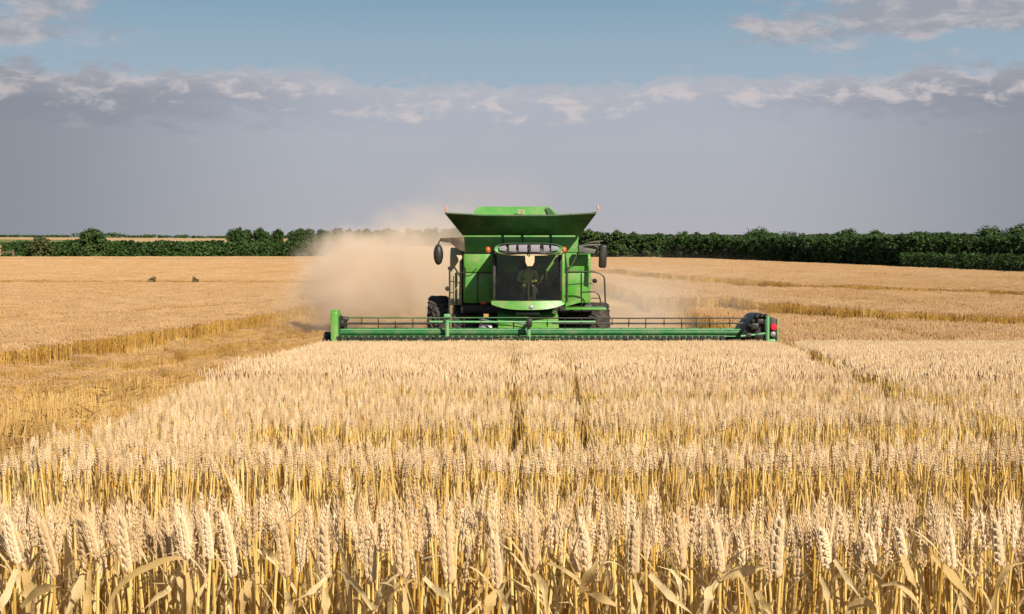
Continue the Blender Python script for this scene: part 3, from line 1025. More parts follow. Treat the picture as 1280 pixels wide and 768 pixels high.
def make_tree(rnd, h, w_, label, mat, group=None, cat='tree', name='tree', n_cl=34, per=34, leaf=0.2, base=0.12, shape=0.5, lean=0.0):
    root = empty(name)
    tag(root, label, cat, group)
    bm = bmesh.new()
    tops = []
    tube(bm, [(0, 0, -0.2), (0.03 * w_, 0, h * 0.4), (-0.02 * w_, 0.02, h * 0.85)], [0.035 * h * 0.6, 0.022 * h * 0.6, 0.006 * h], 7)
    for k in range(7):
        a = k * 2.4 + rnd.uniform(-.4, .4)
        z0 = h * rnd.uniform(0.15, 0.6)
        e = Vector((math.cos(a) * w_ * 0.36, math.sin(a) * w_ * 0.36, z0 + h * rnd.uniform(0.12, 0.28)))
        tube(bm, [(0, 0, z0), (e.x * 0.5, e.y * 0.5, z0 + (e.z - z0) * 0.4), e], [0.010 * h, 0.007 * h, 0.003 * h], 5)
    mesh_obj('trunk', bm, M_bark, root, smooth=True)
    bm = bmesh.new()
    for k in range(n_cl):
        t = (k + rnd.random()) / n_cl
        z = h * (base + (0.97 - base) * t)
        prof = math.sin(math.pi * min(0.98, (0.10 + 0.86 * t)) ** shape * 1.0) if shape != 0.5 else math.sin(math.pi * (0.14 + 0.80 * t)) ** 0.6
        a = rnd.uniform(0, 6.28)
        rr = w_ * 0.5 * prof * rnd.uniform(0.35, 0.98)
        c = Vector((math.cos(a) * rr, math.sin(a) * rr, z))
        q = w_ * rnd.uniform(0.13, 0.22)
        leaf_cards(bm, rnd, c, (q, q, q * 0.9), per, leaf)
    mesh_obj('crown', bm, mat, root)
    return root


def plant_all(protos, spots, rnd, smin=0.9, smax=1.1):
    for k, (x, y, s) in enumerate(spots):
        o = protos[k] if k < len(protos) else copy_tree(protos[k % len(protos)])
        o.location = (x, y, gz1(x, y))
        o.rotation_euler = (0, 0, rnd.uniform(0, 6.28))
        q = s * rnd.uniform(smin, smax)
        o.scale = (s * rnd.uniform(0.9, 1.15), s * rnd.uniform(0.9, 1.15), q)


rnd = random.Random(77)
# the dense row on the right: young trees planted close
ROWR = [(21.5, 196), (27, 186), (34, 151), (41.5, 113), (50, 78)]


def along(pts, d):
    for (ax, ay), (bx, by) in zip(pts, pts[1:]):
        L = math.hypot(bx - ax, by - ay)
        if d <= L:
            return ax + (bx - ax) * d / L, ay + (by - ay) * d / L
        d -= L
    return None


protos = [make_tree(rnd, 3.75, 1.75, 'slim young tree in the dense dark green row along the right field edge', M_fol_dark, 'young trees in the right-hand row',
                    name='young_tree', n_cl=46, per=34, leaf=0.21, base=0.03) for _ in range(6)]
spots = []
d = 0
while True:
    p = along(ROWR, d)
    if p is None:
        break
    spots.append((p[0] + rnd.uniform(-.25, .25), p[1] + rnd.uniform(-.3, .3), 0.97 + 0.04 * math.sin(d * 0.23)))
    spots.append((p[0] + 1.5 + rnd.uniform(-.3, .3), p[1] + 0.5 + rnd.uniform(-.3, .3), 1.03 + 0.05 * math.sin(d * 0.31)))
    d += 1.05
plant_all(protos, spots, rnd, 0.97, 1.04)


def hedge(name, label, pts, h, thick, n, leaf, mat, seed, cat='hedge', hv=0.15):
    """a hedge as one thing: dark twiggy core and a coat of leaf faces with an uneven top"""
    rnd = random.Random(seed)
    L = sum(math.hypot(b[0] - a[0], b[1] - a[1]) for a, b in zip(pts, pts[1:]))
    x0, y0 = pts[0]
    root = empty(name, (x0, y0, gz1(x0, y0)))
    tag(root, label, cat)
    zb = gz1(x0, y0)
    bm = bmesh.new()
    k = 0
    d = 0.4
    while d < L:
        x, y = along(pts, d)
        zz = gz1(x, y) - zb
        for j in range(3):
            a = rnd.uniform(0, 6.28)
            tube(bm, [(x - x0 + rnd.uniform(-.2, .2), y - y0, zz - 0.1), (x - x0 + math.cos(a) * .3, y - y0 + math.sin(a) * .3, zz + h * rnd.uniform(.6, .85))], [0.05, 0.015], 4, cap=False)
        d += 0.8
    mesh_obj('stem', bm, M_bark, root)
    bm = bmesh.new()
    for _ in range(n):
        d = rnd.uniform(0, L - 1e-3)
        x, y = along(pts, d)
        top = h * (1 + hv * (0.5 * math.sin(d * 0.9 + seed) + 0.35 * math.sin(d * 2.3 + 1) + 0.25 * math.sin(d * 5.1)))
        z = top * rnd.random() ** 0.75
        bulge = 0.72 + 0.28 * math.sin(math.pi * min(1, z / top * 0.9 + 0.08))
        s = rnd.choice((-1, 1)) * rnd.random() ** 0.35
        leaf_cards(bm, rnd, Vector((x - x0 + s * thick * 0.35 * bulge + rnd.uniform(-.2, .2), y - y0 + s * thick * 0.5 * bulge, gz1(x, y) - zb + z)), (0.28, 0.28, 0.22), 4, leaf, 0)
    mesh_obj('foliage', bm, mat, root)
    return root


hedge('hedge', 'low dark hedge at the foot of the tree row on the right', [(36.2, 132), (40.2, 109), (44, 90), (47.5, 76)], 2.15, 1.2, 5200, 0.20, M_fol_dark, 3, hv=0.05)
hedge('hedge', 'long dark green hedge along the far edge of the left field', [(-71.5, 222), (-60, 224), (-45, 225), (-30, 224), (-22, 222)], 2.95, 2.0, 9500, 0.50, M_fol_dark, 5, hv=0.10)
hedge('hedge', 'short low hedge at the left end of the hedgerow', [(-78.6, 221), (-72, 222)], 2.7, 1.8, 1500, 0.45, M_fol_mid, 6, hv=0.2)
t = make_tree(rnd, 4.7, 4.7, 'large round tree rising above the left hedge', M_fol_mid, name='round_tree', n_cl=120, per=50, leaf=0.42, base=0.05)
t.location = (-65.0, 220, gz1(-65, 220))
t = make_tree(rnd, 3.7, 3.6, 'round olive green bush at the left end of the hedge', M_fol_olive, name='bush', cat='bush', n_cl=70, per=44, leaf=0.36, base=0.04)
t.location = (-72.6, 219, gz1(-72.6, 219))
# tall trees standing behind the right-hand row
for px_, top_, Y, w_, lab in ((946, 288.5, 205, 4.6, 'broad dark tree showing above the right row, nearest the harvester'),
                              (1060, 289.0, 190, 3.6, 'rounded tree crown above the middle of the right row'),
                              (1095, 290.5, 192, 3.4, 'flat topped tree crown just right of the rounded one above the right row'),
                              (1236, 287.5, 150, 3.8, 'tall tree crown above the right row near the right edge'),
                              (1272, 286.0, 145, 4.2, 'tallest tree crown above the right row, at the frame edge'),
                              (892, 293, 215, 3.0, 'small tree top left of the broad tree above the right row')):
    h = 3.33 - (top_ - 300) / FPX * Y + 0.05
    t = make_tree(rnd, h, w_, lab, M_fol_dark, name='tall_tree', n_cl=80, per=46, leaf=0.36, base=0.1)
    x = (px_ - 640) / FPX * Y
    t.location = (x, Y, gz1(x, Y))
# the dark trees between harvester and row
protos = [make_tree(rnd, 4.5, 3.0, 'dark leafy tree in the short wood right of the harvester', M_fol_dark, 'trees in the short wood by the harvester', name='wood_tree',
                    n_cl=60, per=40, leaf=0.36, base=0.04) for _ in range(3)]
plant_all(protos, [(7 + 1.32 * k + rnd.uniform(-.3, .3), 204 + rnd.uniform(-3, 4), rnd.uniform(0.88, 1.02)) for k in range(17)], rnd)
# the wood on the far left behind the hedge, each tree its own
protos = [make_tree(rnd, 9.0, 8.0, 'far tree in the dark wood behind the left hedge', M_fol_dark, 'trees of the far wood on the left', name='far_tree',
                    n_cl=56, per=34, leaf=0.95, base=0.03) for _ in range(4)]
plant_all(protos, [(-116 + 2.6 * k + rnd.uniform(-1, 1), 585 + rnd.uniform(-14, 20), rnd.uniform(0.66, 0.76) * (1.08 if k < 6 else 1.0)) for k in range(38)], rnd)
M_fol_scrub = foliage('dry_scrub', (0.13, 0.105, 0.035), (0.22, 0.17, 0.06))
# a thin line of woods on the horizon that reads as one mass
rnd = random.Random(9)
bm = bmesh.new()
for k in range(1500):
    x = rnd.uniform(-560, 560)
    y = 1265 + rnd.uniform(-18, 18)
    hgt = 2.6 + 2.2 * max(0, math.sin(x * 0.031) + 0.6 * math.sin(x * 0.083 + 1) + 0.4 * math.sin(x * 0.21)) * (1 if abs(x) > 0 else 1)
    z = gz1(x, y)
    leaf_cards(bm, rnd, Vector((x, y, z + hgt * 0.42)), (2.6, 2.6, hgt * 0.5), 12, 1.7)
o = mesh_obj('far_woodland', bm, M_fol_dark)
tag(o, 'thin dark line of woods along the horizon', 'woodland', kind='stuff')
# small bushes on the field line at the left
for k, (px_, sz, lab) in enumerate(((190, 0.75, 'low scrubby bush on the left field line, left of its neighbour'), (243, 0.62, 'low scrubby bush on the left field line, nearer the dust'))):
    t = make_tree(rnd, sz * 0.3 + 0.72, sz * 0.95, lab, M_fol_scrub, name='bush', cat='bush', n_cl=22, per=24, leaf=0.12, base=0.02)
    x = (px_ - 640) / FPX * 91.5
    t.location = (x, 91.5, gz1(x, 91.5))
# a grassy verge and farm track at the foot of the left hedge
M_verge = straw('dry_verge_grass', (0.36, 0.30, 0.11), (0.52, 0.42, 0.19), 0.9, island=True)
bm = bmesh.new()
vx = np.linspace(-120, 30, 61)
for a, b in zip(vx, vx[1:]):
    A = [bm.verts.new((x, y, gz1(x, y) + 0.03)) for x, y in ((a, 216.5), (b, 216.5), (b, 223), (a, 223))]
    bm.faces.new(A)
bmesh.ops.remove_doubles(bm, verts=bm.verts, dist=0.001)
o = mesh_obj('grass_verge', bm, M_verge)
tag(o, 'pale dry grass strip along the hedge foot', 'verge', kind='structure')
# the short wooden post with a rail at the left edge
root = empty('field_gate', ((17 - 640) / FPX * 214, 214, gz1(-75, 214)))
tag(root, 'dark wooden post with a low rail at the left edge of the field', 'gate')
bm = bmesh.new()
box(bm, (0, 0, 0.75), (0.35, 0.3, 1.9), 0.03)
mesh_obj('post', bm, M_bark, root)
bm = bmesh.new()
box(bm, (-3.0, 0, 1.45), (5.6, 0.12, 0.22), 0.02)
mesh_obj('rail', bm, M_bark, root)
bm = bmesh.new()
box(bm, (-1.0, -0.3, 0.32), (9.5, 0.5, 0.95), 0.08)
mesh_obj('plank_base', bm, M_bark, root)

# ------------------------------------------------------------------ the combine harvester
HX, HY = 0.33, 37.0
ROOT = Vector((HX, HY, gz1(HX, HY + 1)))
harv = empty('combine_harvester', ROOT)
tag(harv, 'big green combine harvester with open grain tank and wide header cutting the wheat', 'combine harvester')


def C(px, py, Y):
    return pix(px, py, Y) - ROOT


def cx(px, Y):
    return C(px, 300, Y).x


def cz(py, Y):
    return C(640, py, Y).z


def part(name, bm, mat, parent=None, smooth=False):
    return mesh_obj(name, bm, mat, harv if parent is None else parent, smooth)


def LY(Y):          # world depth to local
    return Y - HY


# body: a chassis box with two front panels, side shields, rear hood
bm = bmesh.new()
x0, x1 = cx(579, 37.1), cx(736, 37.1)
prism(bm, [(LY(37.12), 1.72), (LY(37.12), 2.90), (LY(37.5), 3.02), (LY(41.2), 3.02), (LY(41.2), 1.35), (LY(38.9), 1.30), (LY(37.6), 1.55)], 'x', x0, x1, 0, 0.03)
body = part('body', bm, M_green, smooth=True)
bm = bmesh.new()
prism(bm, [(LY(41.22), 1.3), (LY(41.22), 3.2), (LY(43.0), 3.3), (LY(45.0), 2.6), (LY(45.6), 1.6), (LY(44.8), 1.1)], 'x', -1.35, 1.35, 0, 0.06)
part('straw_hood', bm, M_green, smooth=True)
# left and right front panels, seams between
for a, b, nm in ((580, 616, 'front_panel'), (703, 735, 'front_panel')):
    bm = bmesh.new()
    xa, xb = cx(a, 37.05), cx(b, 37.05)
    box(bm, ((xa + xb) / 2, LY(37.06), (cz(379, 37) + cz(341.5, 37)) / 2), (xb - xa, 0.08, cz(341.5, 37) - cz(379, 37)), 0.02)
    box(bm, ((xa + xb) / 2, LY(37.06), (cz(340.5, 37) + cz(318, 37)) / 2), (xb - xa, 0.08, cz(318, 37) - cz(340.5, 37)), 0.02)
    p = part(nm, bm, M_green, smooth=True)
    if a > 700:
        bm = bmesh.new()
        xm = cx(727, 37)
        tube(bm, [(xm, LY(37.0), cz(342, 37)), (xm, LY(37.0), cz(378, 37))], 0.012, 6)
        part('seam', bm, M_green_dk, p)
    else:
        bm = bmesh.new()
        box(bm, (cx(604.5, 36.98), LY(36.99), cz(379, 37)), (0.17, 0.05, 0.075), 0.012)
        part('reflector', bm, M_orange, p, True)
        bm = bmesh.new()
        ring = bend([C(597, 381, 36.95), C(597, 341, 36.95), C(616, 341, 36.95)], 0.04)
        tube(bm, ring, 0.016, 6)
        part('door_frame', bm, M_blackp, p, True)
# dusty side shields standing off the flanks
for s in (-1, 1):
    bm = bmesh.new()
    xa = cx(562.5, 37.3) if s < 0 else cx(733, 38.4)
    xb = cx(577.5, 37.3) if s < 0 else cx(738, 38.4)
    yf = 37.25 if s < 0 else 38.2
    prism(bm, [(LY(yf), 1.62), (LY(yf), 2.85), (LY(yf + .3), 3.12), (LY(42.4), 3.1), (LY(42.4), 1.5)], 'x', xa, xb, 0, 0.03)
    sp_ = part('side_panel', bm, M_dust if s < 0 else M_green, smooth=True)
    if s < 0:
        sp_['label'] = 'dust covered side panel'
        bm = bmesh.new()
        for zz in (2.0, 2.45):
            tube(bm, [(cx(571, 37.2), LY(37.2), zz - 0.35), (cx(571, 37.2), LY(37.2), zz + 0.05)], 0.022, 6)
        part('grab_handle', bm, M_blackp, sp_, True)

# grain tank with its flaps folded open
bm = bmesh.new()
xa, xb = cx(581, 37.35), cx(722, 37.35)
zb, zt = 2.96, cz(293, 37.35)
prism(bm, [(xa, zb), (xa - 0.03, zt), (xb + 0.03, zt), (xb, zb)], 'y', LY(37.35), LY(40.3), 0, 0.015)
tank = part('grain_tank', bm, M_tank, smooth=True)
bm = bmesh.new()
for px_ in (629, 653.5, 689):
    tube(bm, [C(px_, 292, 37.3), C(px_, 306, 37.3)], 0.022, 6)
part('strut', bm, M_blackp, tank, True)
bm = bmesh.new()
tube(bm, [C(583, 293.6, 37.25), C(721, 293.6, 37.25)], 0.022, 6)
part('rim_rail', bm, M_green_lt, tank, True)
TY = 36.15
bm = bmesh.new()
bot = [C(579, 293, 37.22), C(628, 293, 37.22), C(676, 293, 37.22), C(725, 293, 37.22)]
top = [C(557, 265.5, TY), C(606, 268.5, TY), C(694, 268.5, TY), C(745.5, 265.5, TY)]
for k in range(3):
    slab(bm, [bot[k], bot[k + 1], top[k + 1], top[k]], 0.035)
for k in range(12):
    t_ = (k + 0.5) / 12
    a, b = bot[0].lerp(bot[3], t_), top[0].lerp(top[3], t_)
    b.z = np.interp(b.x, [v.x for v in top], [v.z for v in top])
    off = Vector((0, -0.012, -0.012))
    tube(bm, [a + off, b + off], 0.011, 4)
part('front_flap', bm, M_flap_shade, tank)
yb = 40.25
rb0, rb1 = C(579, 293, 37.22), C(725, 293, 37.22)
for s in (-1, 1):
    bm = bmesh.new()
    f0, f1 = (bot[0], top[0]) if s < 0 else (bot[3], top[3])
    b0 = Vector((f0.x, LY(yb), f0.z))
    b1 = Vector((f1.x * 0.99, LY(yb + 0.65), f1.z + 0.02))
    slab(bm, [f0, f1, b1, b0], 0.035)
    part('side_flap', bm, M_tank, tank)
bm = bmesh.new()
zt2 = cz(259.5, 40.95)
r = [Vector((cx(577, 40.3), LY(40.3), zt)), Vector((cx(727, 40.3), LY(40.3), zt)), Vector((cx(686, 40.95), LY(40.95), zt2)), Vector((cx(597, 40.95), LY(40.95), zt2))]
slab(bm, r, 0.035)
part('rear_flap', bm, M_tank, tank)
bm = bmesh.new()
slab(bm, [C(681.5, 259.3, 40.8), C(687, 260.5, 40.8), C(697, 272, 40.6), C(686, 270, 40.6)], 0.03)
part('folded_corner', bm, M_flap_shade, tank)
bm = bmesh.new()
for px_ in (649.5, 654.5):
    box(bm, C(px_, 265.5, 40.6), (0.045, 0.03, 0.13), 0.006)
    box(bm, C(px_ - 1.2, 262.9, 40.6), (0.09, 0.03, 0.035), 0.004)
part('marker_plate', bm, M_pink, tank)
for px_, py_ in ((557.5, 261.5), (747.5, 260.5)):
    bm = bmesh.new()
    lathe(bm, [(0.022, -0.07), (0.026, -0.04), (0.026, 0.05), (0.012, 0.07)], 'z', 10, C(px_, py_, 36.5))
    tube(bm, [C(px_, py_ + 1, 36.5), C(559 if px_ < 600 else 744, 266.5, 36.5)], 0.012, 6)
    part('marker_lamp', bm, M_pink, tank, True)

# cab
CY = 35.65


def arc_sheet(bm, xl, xr, zb, zt, y0, bow, th, inset=0.0, n=12, sag=0.0):
    """a sheet bowed towards the viewer"""
    F, B = [], []
    for i in range(n + 1):
        u = -1 + 2 * i / n
        x_ = xl + (xr - xl) * i / n
        y_ = y0 + bow * u * u
        zb_u = zb + sag * abs(u) ** 3
        F.append((bm.verts.new((x_, y_, zb_u)), bm.verts.new((x_ * (1 - inset), y_ + 0.06, zt))))
        B.append((bm.verts.new((x_, y_ + th, zb_u)), bm.verts.new((x_ * (1 - inset), y_ + 0.06 + th, zt))))
    fs = []
    for i in range(n):
        fs.append(bm.faces.new((F[i][0], F[i + 1][0], F[i + 1][1], F[i][1])))
        fs.append(bm.faces.new((B[i + 1][0], B[i][0], B[i][1], B[i + 1][1])))
        fs.append(bm.faces.new((F[i][1], F[i + 1][1], B[i + 1][1], B[i][1])))
        fs.append(bm.faces.new((F[i + 1][0], F[i][0], B[i][0], B[i + 1][0])))
    for i in (0, n):
        fs.append(bm.faces.new((F[i][0], F[i][1], B[i][1], B[i][0])))
    bmesh.ops.recalc_face_normals(bm, faces=fs)


xl, xr = cx(617.5, CY), cx(702, CY)
zg0, zg1 = cz(377, CY), cz(319, CY)
# shell: floor, back wall with window, pillars
bm = bmesh.new()
yb_ = LY(37.08)
box(bm, ((xl + xr) / 2, (LY(CY) + 0.30 + yb_) / 2, zg0 - 0.02), (xr - xl, yb_ - LY(CY) - 0.3, 0.08), 0.01)
for xs_ in (xl, xr):
    box(bm, (xs_, LY(CY) + 0.22, (zg0 + zg1) / 2), (0.075, 0.09, zg1 - zg0), 0.015)
    box(bm, (xs_, yb_ - 0.08, (zg0 + zg1) / 2), (0.10, 0.12, zg1 - zg0), 0.015)
box(bm, ((xl + xr) / 2, yb_ - 0.035, zg0 + 0.35), (xr - xl - 0.1, 0.06, 0.7), 0.01)
cab = part('cab', bm, M_black, smooth=True)
bm = bmesh.new()
arc_sheet(bm, xl + 0.03, xr - 0.03, zg0 - 0.02, zg1 + 0.02, LY(CY), 0.17, 0.012)
part('windshield', bm, M_glass, cab, True)
for xs_ in (xl, xr):
    bm = bmesh.new()
    box(bm, (xs_, (LY(CY) + 0.27 + yb_ - 0.15) / 2, (zg0 + zg1) / 2), (0.014, yb_ - LY(CY) - 0.44, zg1 - zg0 - 0.04))
    part('side_window', bm, M_glass, cab)
bm = bmesh.new()
xl2, xr2 = cx(614, CY), cx(706, CY)
arc_sheet(bm, xl2, xr2, cz(387.5, CY), zg0 + 0.01, LY(CY) - 0.06, 0.20, 0.25, 0.0, 16, 0.13)
cb = part('cab_base', bm, M_green, cab, True)
bm = bmesh.new()
lathe(bm, [(0.02, -0.03), (0.055, -0.01), (0.05, 0.02)], 'y', 12, C(664, 384.5, CY - 0.05))
part('badge_lamp', bm, M_lamp, cb, True)
# green frame to the right of the glass
bm = bmesh.new()
box(bm, (cx(704, CY + 0.2), LY(CY) + 0.3, (zg0 + zg1) / 2), (0.07, 0.28, zg1 - zg0 + 0.1), 0.02)
part('pillar', bm, M_green, cab, True)
# roof
bm = bmesh.new()
n = 24
xm, hw = (cx(617, CY) + cx(704, CY)) / 2, (cx(704, CY) - cx(617, CY)) / 2
zc = cz(311.5, CY)
prof = []
for yy, sc in ((LY(CY) - 0.16, 0.90), (LY(CY) - 0.20, 0.97), (LY(CY) + 0.0, 1.0), (LY(CY) + 0.5, 1.0), (LY(37.05), 0.97)):
    ring = []
    for k in range(n):
        a = 2 * math.pi * k / n
        ca, sa = math.cos(a), math.sin(a)
        ring.append(bm.verts.new((xm + hw * sc * math.copysign(abs(ca) ** 0.55, ca), yy, zc + (0.155 if sa > 0 else 0.135) * sc * math.copysign(abs(sa) ** 0.8, sa))))
    prof.append(ring)
for a, b in zip(prof, prof[1:]):
    for k in range(n):
        bm.faces.new((a[k], a[(k + 1) % n], b[(k + 1) % n], b[k]))
bm.faces.new(prof[0])
bm.faces.new(prof[-1])
bmesh.ops.recalc_face_normals(bm, faces=bm.faces)
roof = part('roof', bm, M_green_lt, cab, True)
bm = bmesh.new()
for yy in (0,):
    rings = []
    for y_, sc in ((LY(CY) - 0.205, 1.0), (LY(CY) - 0.245, 0.94), (LY(CY) - 0.25, 0.0)):
        ring = []
        for k in range(28):
            a = 2 * math.pi * k / 28
            ca, sa = math.cos(a), math.sin(a)
            ring.append(bm.verts.new((xm + (hw * 0.985) * (sc if sc else 0.5) * math.copysign(abs(ca) ** 0.6, ca), y_ + 0.10 * abs(ca) ** 2, zc + 0.012 + 0.128 * (sc if sc else 0.3) * math.copysign(abs(sa) ** 0.8, sa))))
        rings.append(ring)
    for a, b in zip(rings, rings[1:]):
        for k in range(28):
            bm.faces.new((a[k], a[(k + 1) % 28], b[(k + 1) % 28], b[k]))
    bm.faces.new(rings[-1])
bmesh.ops.recalc_face_normals(bm, faces=bm.faces)
part('light_bar', bm, M_black, cab, True)
bm = bmesh.new()
tube(bm, [(xm + hw * 0.97 * u_, LY(CY) - 0.20 + 0.14 * u_ * u_, zc - 0.150 + 0.075 * abs(u_) ** 3) for u_ in [-1 + 2 * k / 16 for k in range(17)]], 0.022, 8)
part('roof_lip', bm, M_cream, cab, True)
for a, b in ((624, 632.5), (636, 645), (648, 659), (663, 674.5), (679, 686), (688.5, 697)):
    bm = bmesh.new()
    xa, xb = cx(a, CY), cx(b, CY)
    top_, bot_ = [], []
    for k in range(7):
        xx_ = xa + (xb - xa) * k / 6
        hh_ = 0.094 * max(0.05, 1 - (abs(xx_ - xm) / (hw * 0.95)) ** 3.2) ** 0.6
        top_.append((xx_, zc + 0.012 + hh_))
        bot_.append((xx_, zc + 0.012 - hh_ * 0.9))
    uu = abs(((xa + xb) / 2 - xm) / hw)
    prism(bm, top_ + bot_[::-1], 'y', LY(CY) - 0.275 + 0.10 * uu ** 2, LY(CY) - 0.20 + 0.10 * uu ** 2, 0, 0.012)
    part('work_light', bm, M_lamp, cab, True)
for px_ in (610, 705):
    bm = bmesh.new()
    lathe(bm, [(0.045, -0.08), (0.06, -0.04), (0.066, 0.01), (0.055, 0.05), (0.025, 0.075)], 'z', 14, C(px_, 312.5, CY - 0.02))
    part('beacon', bm, M_orange, cab, True)
    bm = bmesh.new()
    p_ = C(px_, 315.6, CY - 0.02)
    tube(bm, [p_, (xl2 + 0.08 if px_ < 650 else xr2 - 0.08, LY(CY) + 0.1, p_.z)], 0.03, 8)
    lathe(bm, [(0.06, -0.03), (0.06, 0.01)], 'z', 12, p_)
    part('beacon_bracket', bm, M_black, cab, True)
bm = bmesh.new()
prism(bm, [(cx(656.3, 35.4), cz(320, 35.4)), (cx(668.2, 35.4), cz(320, 35.4)), (cx(668, 35.4), cz(328, 35.4)), (cx(665.5, 35.4), cz(333, 35.4)), (cx(659, 35.4), cz(333, 35.4)), (cx(656.8, 35.4), cz(328, 35.4))], 'y', LY(35.38), LY(35.42), 0, 0.008)
part('mirror_plate', bm, M_cream, cab)
bm = bmesh.new()
tube(bm, [C(661, 305, 35.36), C(662, 320, 35.36)], 0.016, 6)
tube(bm, [C(661, 322, 35.57), C(651, 352, 35.56)], 0.010, 5)
part('wiper', bm, M_black, cab)
# inside the cab
sx_ = cx(660, 36.4)
bm = bmesh.new()
box(bm, (sx_, LY(36.55), 2.02), (0.50, 0.50, 0.16), 0.05)
box(bm, (sx_, LY(36.80), 2.40), (0.48, 0.14, 0.72), 0.06, rot=(-0.12, 0, 0))
box(bm, (sx_, LY(36.60), 1.84), (0.34, 0.34, 0.22), 0.03)
part('seat', bm, M_seat, cab, True)
bm = bmesh.new()
ringpts = [(sx_ + 0.19 * math.cos(a), LY(36.08) - 0.10 * math.sin(a), 2.22 + 0.15 * math.sin(a)) for a in [2 * math.pi * k / 18 for k in range(19)]]
tube(bm, ringpts, 0.014, 6, cap=False)
tube(bm, [(sx_, LY(36.08), 2.22), (sx_, LY(35.98), 1.76)], 0.04, 8)
part('steering_wheel', bm, M_black, cab, True)
bm = bmesh.new()
box(bm, (cx(678, 36.4), LY(36.5), 2.25), (0.16, 0.5, 0.10), 0.03)
box(bm, (cx(682, 36.2), LY(36.2), 2.42), (0.06, 0.20, 0.24), 0.02, rot=(0, 0, 0.3))
part('console', bm, M_black, cab, True)

# mirrors on dark brackets
bm = bmesh.new()
prism(bm, [(cx(580, 36.6), cz(296.5, 36.6)), (cx(550, 36.6), cz(298, 36.6)), (cx(549.5, 36.6), cz(301.5, 36.6)), (cx(556, 36.6), cz(303, 36.6)), (cx(563, 36.6), cz(303.8, 36.6)), (cx(571, 36.6), cz(311, 36.6)), (cx(581, 36.6), cz(315.5, 36.6))], 'y', LY(36.62), LY(36.95), 0, 0.015)
tube(bm, bend([C(551, 300, 36.6), C(548.5, 303, 36.6), C(547.5, 308, 36.6)], 0.05), 0.022, 6)
arm = part('mirror_arm', bm, paint('brown_bracket', (0.055, 0.035, 0.022), 0.7, dirt=0.4), smooth=True)
bm = bmesh.new()
lathe(bm, [(0.03, -0.262), (0.085, -0.21), (0.122, -0.08), (0.125, 0.06), (0.10, 0.18), (0.05, 0.25), (0.02, 0.262)], 'z', 16, C(548, 318.5, 36.55))
part('mirror', bm, M_black, arm, True)
bm = bmesh.new()
tube(bm, bend([C(722, 309.5, 36.8), C(738, 303, 36.6), C(754, 301.5, 36.55)], 0.1), 0.018, 6)
tube(bm, bend([C(722, 317, 36.8), C(730, 307, 36.6), C(752, 306.3, 36.5), C(753.5, 316, 36.5)], 0.15, 6), 0.03, 8)
box(bm, C(735, 312, 36.7), (0.50, 0.18, 0.22), 0.04)
arm = part('mirror_arm', bm, paint('grey_bracket', (0.10, 0.11, 0.10), 0.5, dirt=0.3), smooth=True)
bm = bmesh.new()
box(bm, C(753.6, 320.5, 36.45), (0.20, 0.12, 0.60), 0.055, seg=3, rot=(0, 0.04, 0))
part('mirror', bm, M_black, arm, True)

# platform rails on the right, ladder rail on the left
YR = 36.25
bm = bmesh.new()
tube(bm, [C(706, 316, YR), C(706.8, 322, YR), C(708.5, 340, YR), C(708.5, 383, YR)], [0.016, 0.018, 0.03, 0.036], 8)
tube(bm, bend([C(705, 315.5, YR), C(722, 315.8, YR + 0.2), C(738, 316.5, YR + 0.6)], 0.1), 0.016, 6)
tube(bm, [C(722, 317, YR + 0.3), C(709.5, 341, YR)], 0.013, 6)
tube(bm, bend([C(700, 340, YR), C(745, 340, YR), C(755.5, 345, YR), C(756.8, 383, YR)], 0.28, 8), 0.020, 8)
tube(bm, [C(703, 357, YR), C(722, 355, YR), C(740, 354.4, YR)], 0.015, 6)
tube(bm, bend([C(727, 365.5, YR), C(748, 364.5, YR), C(752, 383, YR)], 0.22, 7), 0.018, 8)
tube(bm, [C(739, 373, YR), C(751, 373, YR)], 0.014, 6)
tube(bm, [C(727, 341, YR), C(727, 382, YR)], 0.012, 6)
part('handrail', bm, M_blackp, smooth=True)
bm = bmesh.new()
lathe(bm, [(0.03, -0.06), (0.055, -0.02), (0.055, 0.03), (0.02, 0.06)], 'x', 12, C(743.5, 351.3, YR))
part('work_light', bm, M_black, smooth=True)
bm = bmesh.new()
slab(bm, [C(707, 379, YR - 0.1), C(726, 373, YR - 0.1), C(726, 378, YR - 0.1), C(707, 383.5, YR - 0.1)], 0.05)
box(bm, ((cx(706, 36.6) + cx(757, 36.6)) / 2, LY(36.6), cz(385.5, 36.6)), (cx(757, 36.6) - cx(706, 36.6), 0.8, 0.05), 0.01)
part('platform', bm, M_green, smooth=True)
bm = bmesh.new()
YL = 36.9
tube(bm, [C(561.5, 333, YL), C(562, 366, YL), C(560.3, 402, YL)], [0.016, 0.02, 0.03], 7)
tube(bm, [C(567, 345, YL), C(567, 401, YL)], 0.014, 6)
for py_ in (352, 366, 381, 394):
    tube(bm, [C(561.8, py_, YL), C(567, py_, YL)], 0.014, 5)
ladder = part('ladder', bm, M_blackp, smooth=True)
for px_, py_, r_ in ((561.5, 335.5, 0.04), (559.2, 361, 0.06)):
    bm = bmesh.new()
    lathe(bm, [(r_ * .4, -r_), (r_, -r_ * .3), (r_, r_ * .4), (r_ * .5, r_)], 'y', 12, C(px_, py_, YL - 0.03))
    part('marker_lamp', bm, M_black, ladder, True)
bm = bmesh.new()
tube(bm, [C(575, 316.3, 36.9), C(596, 316.2, 36.5), C(612, 316, 35.9)], 0.018, 6)
tube(bm, bend([C(576, 341, 36.95), C(590, 341, 36.9), C(596, 336, 36.9)], 0.08), 0.012, 5)
part('cab_rail', bm, M_blackp, smooth=True)

